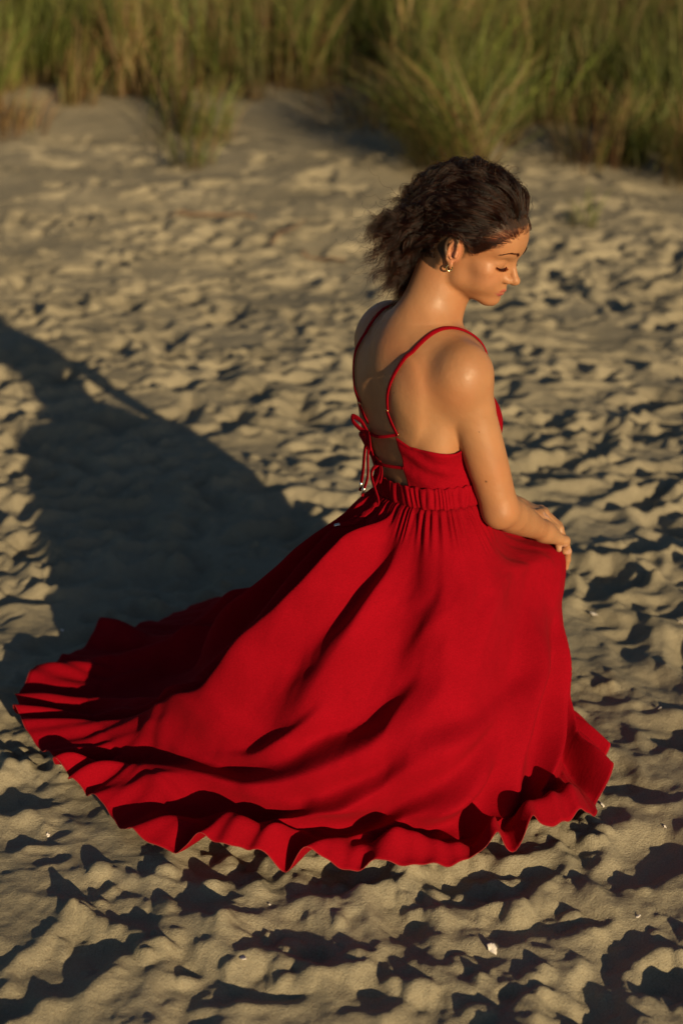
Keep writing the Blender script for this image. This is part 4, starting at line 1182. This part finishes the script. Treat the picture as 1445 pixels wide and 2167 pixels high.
# baby hairs along the hairline
nbz = hr.uniform(-.01, .088, 1500); nby = np.where(hr.random(1500) < .78, -1, 1)
nbx = np.interp(nbz, HZ, HX) + hr.normal(.001, .0045, 1500)
e_ = 1 - ((nbx - SC_C[0]) / SC_R[0]) ** 2 - ((nbz - SC_C[2]) / SC_R[2]) ** 2
k_b = e_ > 0
b0 = np.stack([nbx, nby * SC_R[1] * np.sqrt(np.clip(e_, 0, None)), nbz], -1)[k_b]
b0 = b0[~((np.hypot(b0[:, 0] + .004, b0[:, 2] - .002) < .036))]
BABY = grow(b0, hr.uniform(.018, .055, len(b0)), hr.uniform(.0, .5, len(b0)), hr.normal(0, .25, (len(b0), 3)))
# the lifted curls on the crown
NCU = 560
cc_ = np.array([.020, -.006, .132])
k1 = hr.integers(0, 9, NCU)
cen = np.array([[.034, -.012, .126], [.022, .010, .130], [.010, -.02, .131], [-.020, .0, .133], [-.032, -.02, .130], [.044, .0, .119], [.052, -.025, .112], [.03, .02, .126], [-.005, -.03, .130]])[k1]
r0_ = cen + hr.normal(0, .006, (NCU, 3)) * [1, 1, .3] + [0, 0, .012]
tt1 = np.linspace(0, 1, NS)[None, :, None]
cr_ = (.006 + .009 * np.random.default_rng(2).random(9))[k1][:, None, None] * hr.uniform(.7, 1.2, (NCU, 1, 1))
an = (np.random.default_rng(5).uniform(3.5, 8.0, 9))[k1][:, None, None] * tt1 + (np.random.default_rng(6).uniform(0, 6.28, 9))[k1][:, None, None] + hr.normal(0, .25, (NCU, 1, 1))
e1 = np.array([-.9, .1, .35]); e2 = np.array([.35, .1, .9])
CU = r0_[:, None] + tt1 * (np.array([-.030, .004, .010]) + hr.normal(0, .010, (NCU, 1, 3))) + cr_ * sstep(0, .3, tt1) * (np.cos(an) * e1 + (np.sin(an) + .9) * e2)
ALL = np.concatenate([HPS, FP, CU, LK1, LK2, BABY])
CURL_RAD = np.concatenate([np.full(NSTR, .00034), np.full(NF, .00028), np.full(NCU, .00034), np.full(len(LK1) + len(LK2), .00036), np.full(len(BABY), .00022)])
W_ = HD(ALL.reshape(-1, 3))
sdv = body(W_); bad = np.nonzero((sdv < .003) & (np.tile(np.arange(NS), len(ALL)) > 2))[0]
if len(bad): W_[bad] = body.project(W_[bad], off=.004, it=3)
W_ = W_.reshape(ALL.shape)
m_hair = bpy.data.materials.new('dark_brown_hair'); m_hair.use_nodes = True
nt = m_hair.node_tree; nt.nodes.remove(nt.nodes['Principled BSDF'])
hb = nt.nodes.new('ShaderNodeBsdfHairPrincipled'); hb.parametrization = 'MELANIN'
hb.inputs['Melanin'].default_value = .86; hb.inputs['Melanin Redness'].default_value = .9
hb.inputs['Roughness'].default_value = .36; hb.inputs['Radial Roughness'].default_value = .5
hb.inputs['IOR'].default_value = 1.38
hb.inputs['Random Color'].default_value = .25
nt.links.new(hb.outputs[0], nt.nodes['Material Output'].inputs['Surface'])
def strands(name, pts, rad, mat, parent, taper=True):
    n, m = pts.shape[:2]
    hc = bpy.data.hair_curves.new(name); hc.add_curves([m] * n)
    hc.attributes['position'].data.foreach_set('vector', np.ascontiguousarray(pts, np.float32).ravel())
    rr = np.broadcast_to(np.asarray(rad, np.float32).reshape(-1, 1), (n, m)) * (1 - .75 * np.linspace(0, 1, m) ** 3 if taper else 1)
    ra = hc.attributes.get('radius') or hc.attributes.new('radius', 'FLOAT', 'POINT')
    ra.data.foreach_set('value', np.ascontiguousarray(rr, np.float32).ravel())
    hc.materials.append(mat)
    o = bpy.data.objects.new(name, hc); C.objects.link(o); o.parent = parent
    return o
hair = strands('hair', W_, CURL_RAD, m_hair, person)
hair['label'] = 'dark brown wavy hair blown back from the face'
# brows and lashes
bp = []
for s in (1, -1):
    path = catmull([(.0935, .011 * s, .0355), (.0915, .021 * s, .0415), (.0845, .034 * s, .0425), (.072, .0465 * s, .0375)], 220)
    P = HD(path); P = body.project(P, off=.0003)
    tg = np.gradient(P, axis=0); tg /= np.linalg.norm(tg, axis=1, keepdims=True); N = body.normal(P)
    up_ = np.cross(N, tg); up_ *= np.sign((up_ @ HD.R[:, 2]))[:, None]
    tt_ = np.linspace(0, 1, 220)
    root = P + up_ * (hr.uniform(-1, 1, (220, 1)) * (.0026 * (1 - .72 * tt_) )[:, None])
    d = tg + up_ * (.55 - .8 * tt_)[:, None] + N * .25; d /= np.linalg.norm(d, axis=1, keepdims=True)
    L_ = (.0065 - .002 * tt_)[:, None]
    bp.append(np.stack([root, root + d * L_ * .5 + N * .0004, root + d * L_ + tg * .0012], 1))
strands('eyebrow', np.concatenate(bp), .00013, m_hair, person)
lp = []
for s in (1, -1):
    path = catmull([(.0865, .0185 * s, .0080), (.0885, .0255 * s, .0045), (.0860, .0350 * s, .0040), (.0765, .0455 * s, .0085)], 70)
    P = body.project(HD(path), off=.0003); N = body.normal(P)
    out = N + HD.R @ np.array([.2, 0, -.75]) + (HD.R @ np.array([0, s, 0]))[None] * np.linspace(-.25, .8, 70)[:, None]
    out /= np.linalg.norm(out, axis=1, keepdims=True)
    L_ = hr.uniform(.0075, .0105, (70, 1))
    lp.append(np.stack([P, P + out * L_ * .5, P + out * L_ + HD.R[:, 2] * .0022], 1))
strands('eyelashes', np.concatenate(lp), .00034, m_hair, person)
# small gold hoop
def torus(name, c, ax, R_, r_, mat, parent, n=36, m=12):
    ax = nrm(ax); u_ = nrm(np.cross(ax, [.31, .2, .9])); v_ = np.cross(ax, u_)
    t_ = np.linspace(0, 2 * np.pi, n, endpoint=False); p_ = np.linspace(0, 2 * np.pi, m, endpoint=False)
    V = np.array([c + (u_ * math.cos(a) + v_ * math.sin(a)) * (R_ + r_ * math.cos(b)) + ax * r_ * math.sin(b) for a in t_ for b in p_])
    i = np.arange(n)[:, None]; j = np.arange(m)[None]
    F = np.stack([i * m + j, ((i + 1) % n) * m + j, ((i + 1) % n) * m + (j + 1) % m, i * m + (j + 1) % m], -1).reshape(-1, 4)
    return link_mesh(name, np_mesh(name, V, F), mat, parent)
lobe = EAR((-.003, -.004, -.031))
er = torus('earring', lobe - UP * .0040, HD.R @ np.array([.55, -.75, .1]), .0060, .0017, m_gold, person)
er['label'] = 'small gold hoop earring'
# scalp under the hair is dark with roots: part of the skin colour map
# ---------------------------------------------------------------- separate tufts, driftwood, shells
def gz1(x, y): return float(terrain(np.array([x]), np.array([y]))[0])
big = tuft('large arching tussock of marram grass leaning over the sand behind the head', .70, 9.45, 330, .95, .30, .30, 101, fan=(math.pi * 1.0, .55), lean=(.75, .35))
TUFTS = [
 ('tall green grass tuft at the left end of the dune foot', -2.75, 11.3, 130, .75, .14, .25, 102, None, (.3, .2)),
 ('bright green tuft pushing forward onto the sand left of centre', -1.14, 10.5, 120, .50, .36, .2, 103, (0.5, .6), (.4, .25)),
 ('short sparse tuft at the foot of the dune below the left grass', -1.02, 9.7, 60, .26, .16, .3, 104, None, (.5, .3)),
 ('thin pale green tuft standing on bare sand right of the head', 1.38, 8.15, 26, .26, .10, .1, 105, None, (.35, .25)),
 ('dry reddish grass clump at the foot of the right dune', 1.66, 9.75, 150, .55, .25, .75, 106, None, (.45, .3)),
 ('upright green tuft near the right edge of the picture', 1.92, 9.65, 60, .50, .08, .15, 107, None, (.25, .2)),
 ('brown grass clump spilling down at the far right', 2.26, 9.25, 200, .62, .22, .6, 108, (3.9, .7), (.4, .25)),
 ('dry brown stalks in the hollow between the grass stands', .12, 11.0, 160, .5, .45, .85, 109, None, (.6, .3)),
 ('faint green sprouts at the far left of the open sand', -2.15, 8.2, 18, .16, .10, .2, 110, None, (.5, .3)),
 ('reddish dead stalks under the left grass edge', -2.5, 10.7, 120, .4, .35, .9, 111, None, (.55, .3)),
]
for lb, x, y, n, h, sp, dry, sd, fan, le in TUFTS: tuft(lb, x, y, n, h, sp, dry, sd, fan, le)

m_wood, nt, bs = new_mat('driftwood')
nzw = node(nt, 'ShaderNodeTexNoise', ins={'Scale': 25, 'Detail': 4}); tcw = node(nt, 'ShaderNodeTexCoord'); nt.links.new(tcw.outputs['Object'], nzw.inputs['Vector'])
crw = node(nt, 'ShaderNodeValToRGB'); crw.color_ramp.elements[0].color = (.10, .06, .035, 1); crw.color_ramp.elements[1].color = (.24, .16, .10, 1)
nt.links.new(nzw.outputs[0], crw.inputs[0]); nt.links.new(crw.outputs[0], bs.inputs['Base Color']); bs.inputs['Roughness'].default_value = .85
def stick(label, pts, r0, r1, seed):
    rr = np.random.default_rng(seed); P = catmull(pts, 24); n = len(P)
    P[:, 2] = terrain(P[:, 0], P[:, 1]) + r0 * .7 + P[:, 2]
    tg = np.gradient(P, axis=0); tg /= np.linalg.norm(tg, axis=1, keepdims=True)
    u_ = np.cross(tg, [0, 0, 1.]); u_ /= np.linalg.norm(u_, axis=1, keepdims=True); v_ = np.cross(tg, u_)
    th = np.linspace(0, 2 * np.pi, 9, endpoint=False)
    rad = (np.linspace(r0, r1, n) * rr.uniform(.85, 1.15, n))[:, None, None]
    V = P[:, None] + (u_[:, None] * np.cos(th)[None, :, None] + v_[:, None] * np.sin(th)[None, :, None]) * rad
    F = grid_faces(n, 9, wrap=True)
    bm = bmesh.new(); vs = [bm.verts.new(v) for v in V.reshape(-1, 3) - P[0]]
    for f in F: bm.faces.new([vs[k] for k in f])
    bm.faces.new(vs[:9][::-1]); bm.faces.new(vs[-9:])
    me = bpy.data.meshes.new('driftwood_stick'); bm.to_mesh(me); bm.free()
    for p_ in me.polygons: p_.use_smooth = True
    o = link_mesh('driftwood_stick', me, m_wood); o.location = P[0]
    return tag(o, label, 'driftwood', 'sticks lying on the sand')
stick('long thin driftwood stick lying flat on the sand left of centre', [(-1.02, 8.45, 0), (-.85, 8.38, .01), (-.66, 8.36, 0), (-.50, 8.28, 0)], .014, .007, 1)
stick('short forked twig on the sand below the long stick', [(-.42, 7.75, 0), (-.30, 7.9, .02), (-.20, 8.1, .03)], .009, .004, 2)
stick('dark twig lying on the sand behind the hair', [(-.22, 7.55, 0), (-.05, 7.45, .01), (.02, 7.42, 0)], .009, .005, 3)

m_shell, nt, bs = new_mat('shell'); bs.inputs['Base Color'].default_value = (.72, .66, .58, 1); bs.inputs['Roughness'].default_value = .4
nzs = node(nt, 'ShaderNodeTexNoise', ins={'Scale': 180, 'Detail': 3}); crs = node(nt, 'ShaderNodeValToRGB')
crs.color_ramp.elements[0].color = (.55, .47, .40, 1); crs.color_ramp.elements[1].color = (.82, .78, .72, 1)
nt.links.new(nzs.outputs[0], crs.inputs[0]); nt.links.new(crs.outputs[0], bs.inputs['Base Color'])
def shell(label, x, y, size, rz, tilt, seed):
    rr = np.random.default_rng(seed); nr, na = 6, 18
    a = np.linspace(-1.25, 1.25, na); r_ = np.linspace(.05, 1, nr)
    A, R_ = np.meshgrid(a, r_)
    rim = 1 + .10 * np.sin(A * 3 + seed) + .06 * rr.normal(size=na)[None]
    X = R_ * rim * np.cos(A); Y = R_ * rim * np.sin(A) * .8; Z = .38 * np.sin(np.pi * .5 * np.minimum(R_ * 1.15, 1)) * (1 - .5 * R_ ** 2) + .03 * np.cos(A * 16) * R_
    V = np.stack([X - .5, Y, Z], -1).reshape(-1, 3) * size
    me = np_mesh('shell_fragment', V, grid_faces(nr, na))
    o = link_mesh('shell_fragment', me, m_shell); md = o.modifiers.new('thickness', 'SOLIDIFY'); md.thickness = size * .08
    o.location = (x, y, gz1(x, y) + size * .12); o.rotation_euler = (tilt, rr.uniform(-.5, .3), rz)
    return tag(o, label, 'shell', 'shell fragments scattered on the sand')
SHELLS = [
 ('largest white shell fragment in the lower right foreground', 1040, 2010, .016, .6, .5),
 ('pale shell chip standing beside the right end of the ruffled hem', 1272, 1706, .011, 1.9, .7),
 ('small white shell chip just below the middle of the hem', 848, 1770, .008, 2.5, .4),
 ('tiny white shell chip in the sand left of the hem', 102, 1768, .007, .3, .5),
 ('white shell fragment at the right edge of the picture', 1438, 1320, .014, 2.8, .9),
 ('flat buff shell piece right of the knee', 1255, 1302, .014, 1.2, .2),
 ('greyish shell fragment in the dark hollow left of centre foreground', 515, 2032, .012, 3.6, .3),
 ('tiny shell chip above the lower right hollow', 1405, 1750, .006, 1.1, .6),
 ('white shell speck on the right among the footprints', 1395, 1500, .007, 4.0, .6),
 ('small pale chip in the shade behind the train of the dress', 132, 1335, .007, .9, .5),
 ('tiny white chip low in the left foreground', 570, 1915, .005, 2.2, .5),
 ('pale chip near the bottom right footprints', 1350, 1940, .006, 5.1, .4),
]
fpx = 50.0 / 36.0 * 2167
for k_, (lb, px, py, sz, rz, ti) in enumerate(SHELLS):
    cx_p, cy_p = (px - 722.5) / fpx, (1083.5 - py) / fpx
    d_ = np.array([cx_p, math.cos(PITCH) + cy_p * math.sin(PITCH), -math.sin(PITCH) + cy_p * math.cos(PITCH)])
    t_ = CAM_H / -d_[2]
    for _ in range(8): t_ = (CAM_H - gz1(d_[0] * t_, d_[1] * t_)) / -d_[2]
    shell(lb, round(float(d_[0] * t_), 3), round(float(d_[1] * t_), 3), sz, rz, ti, k_)
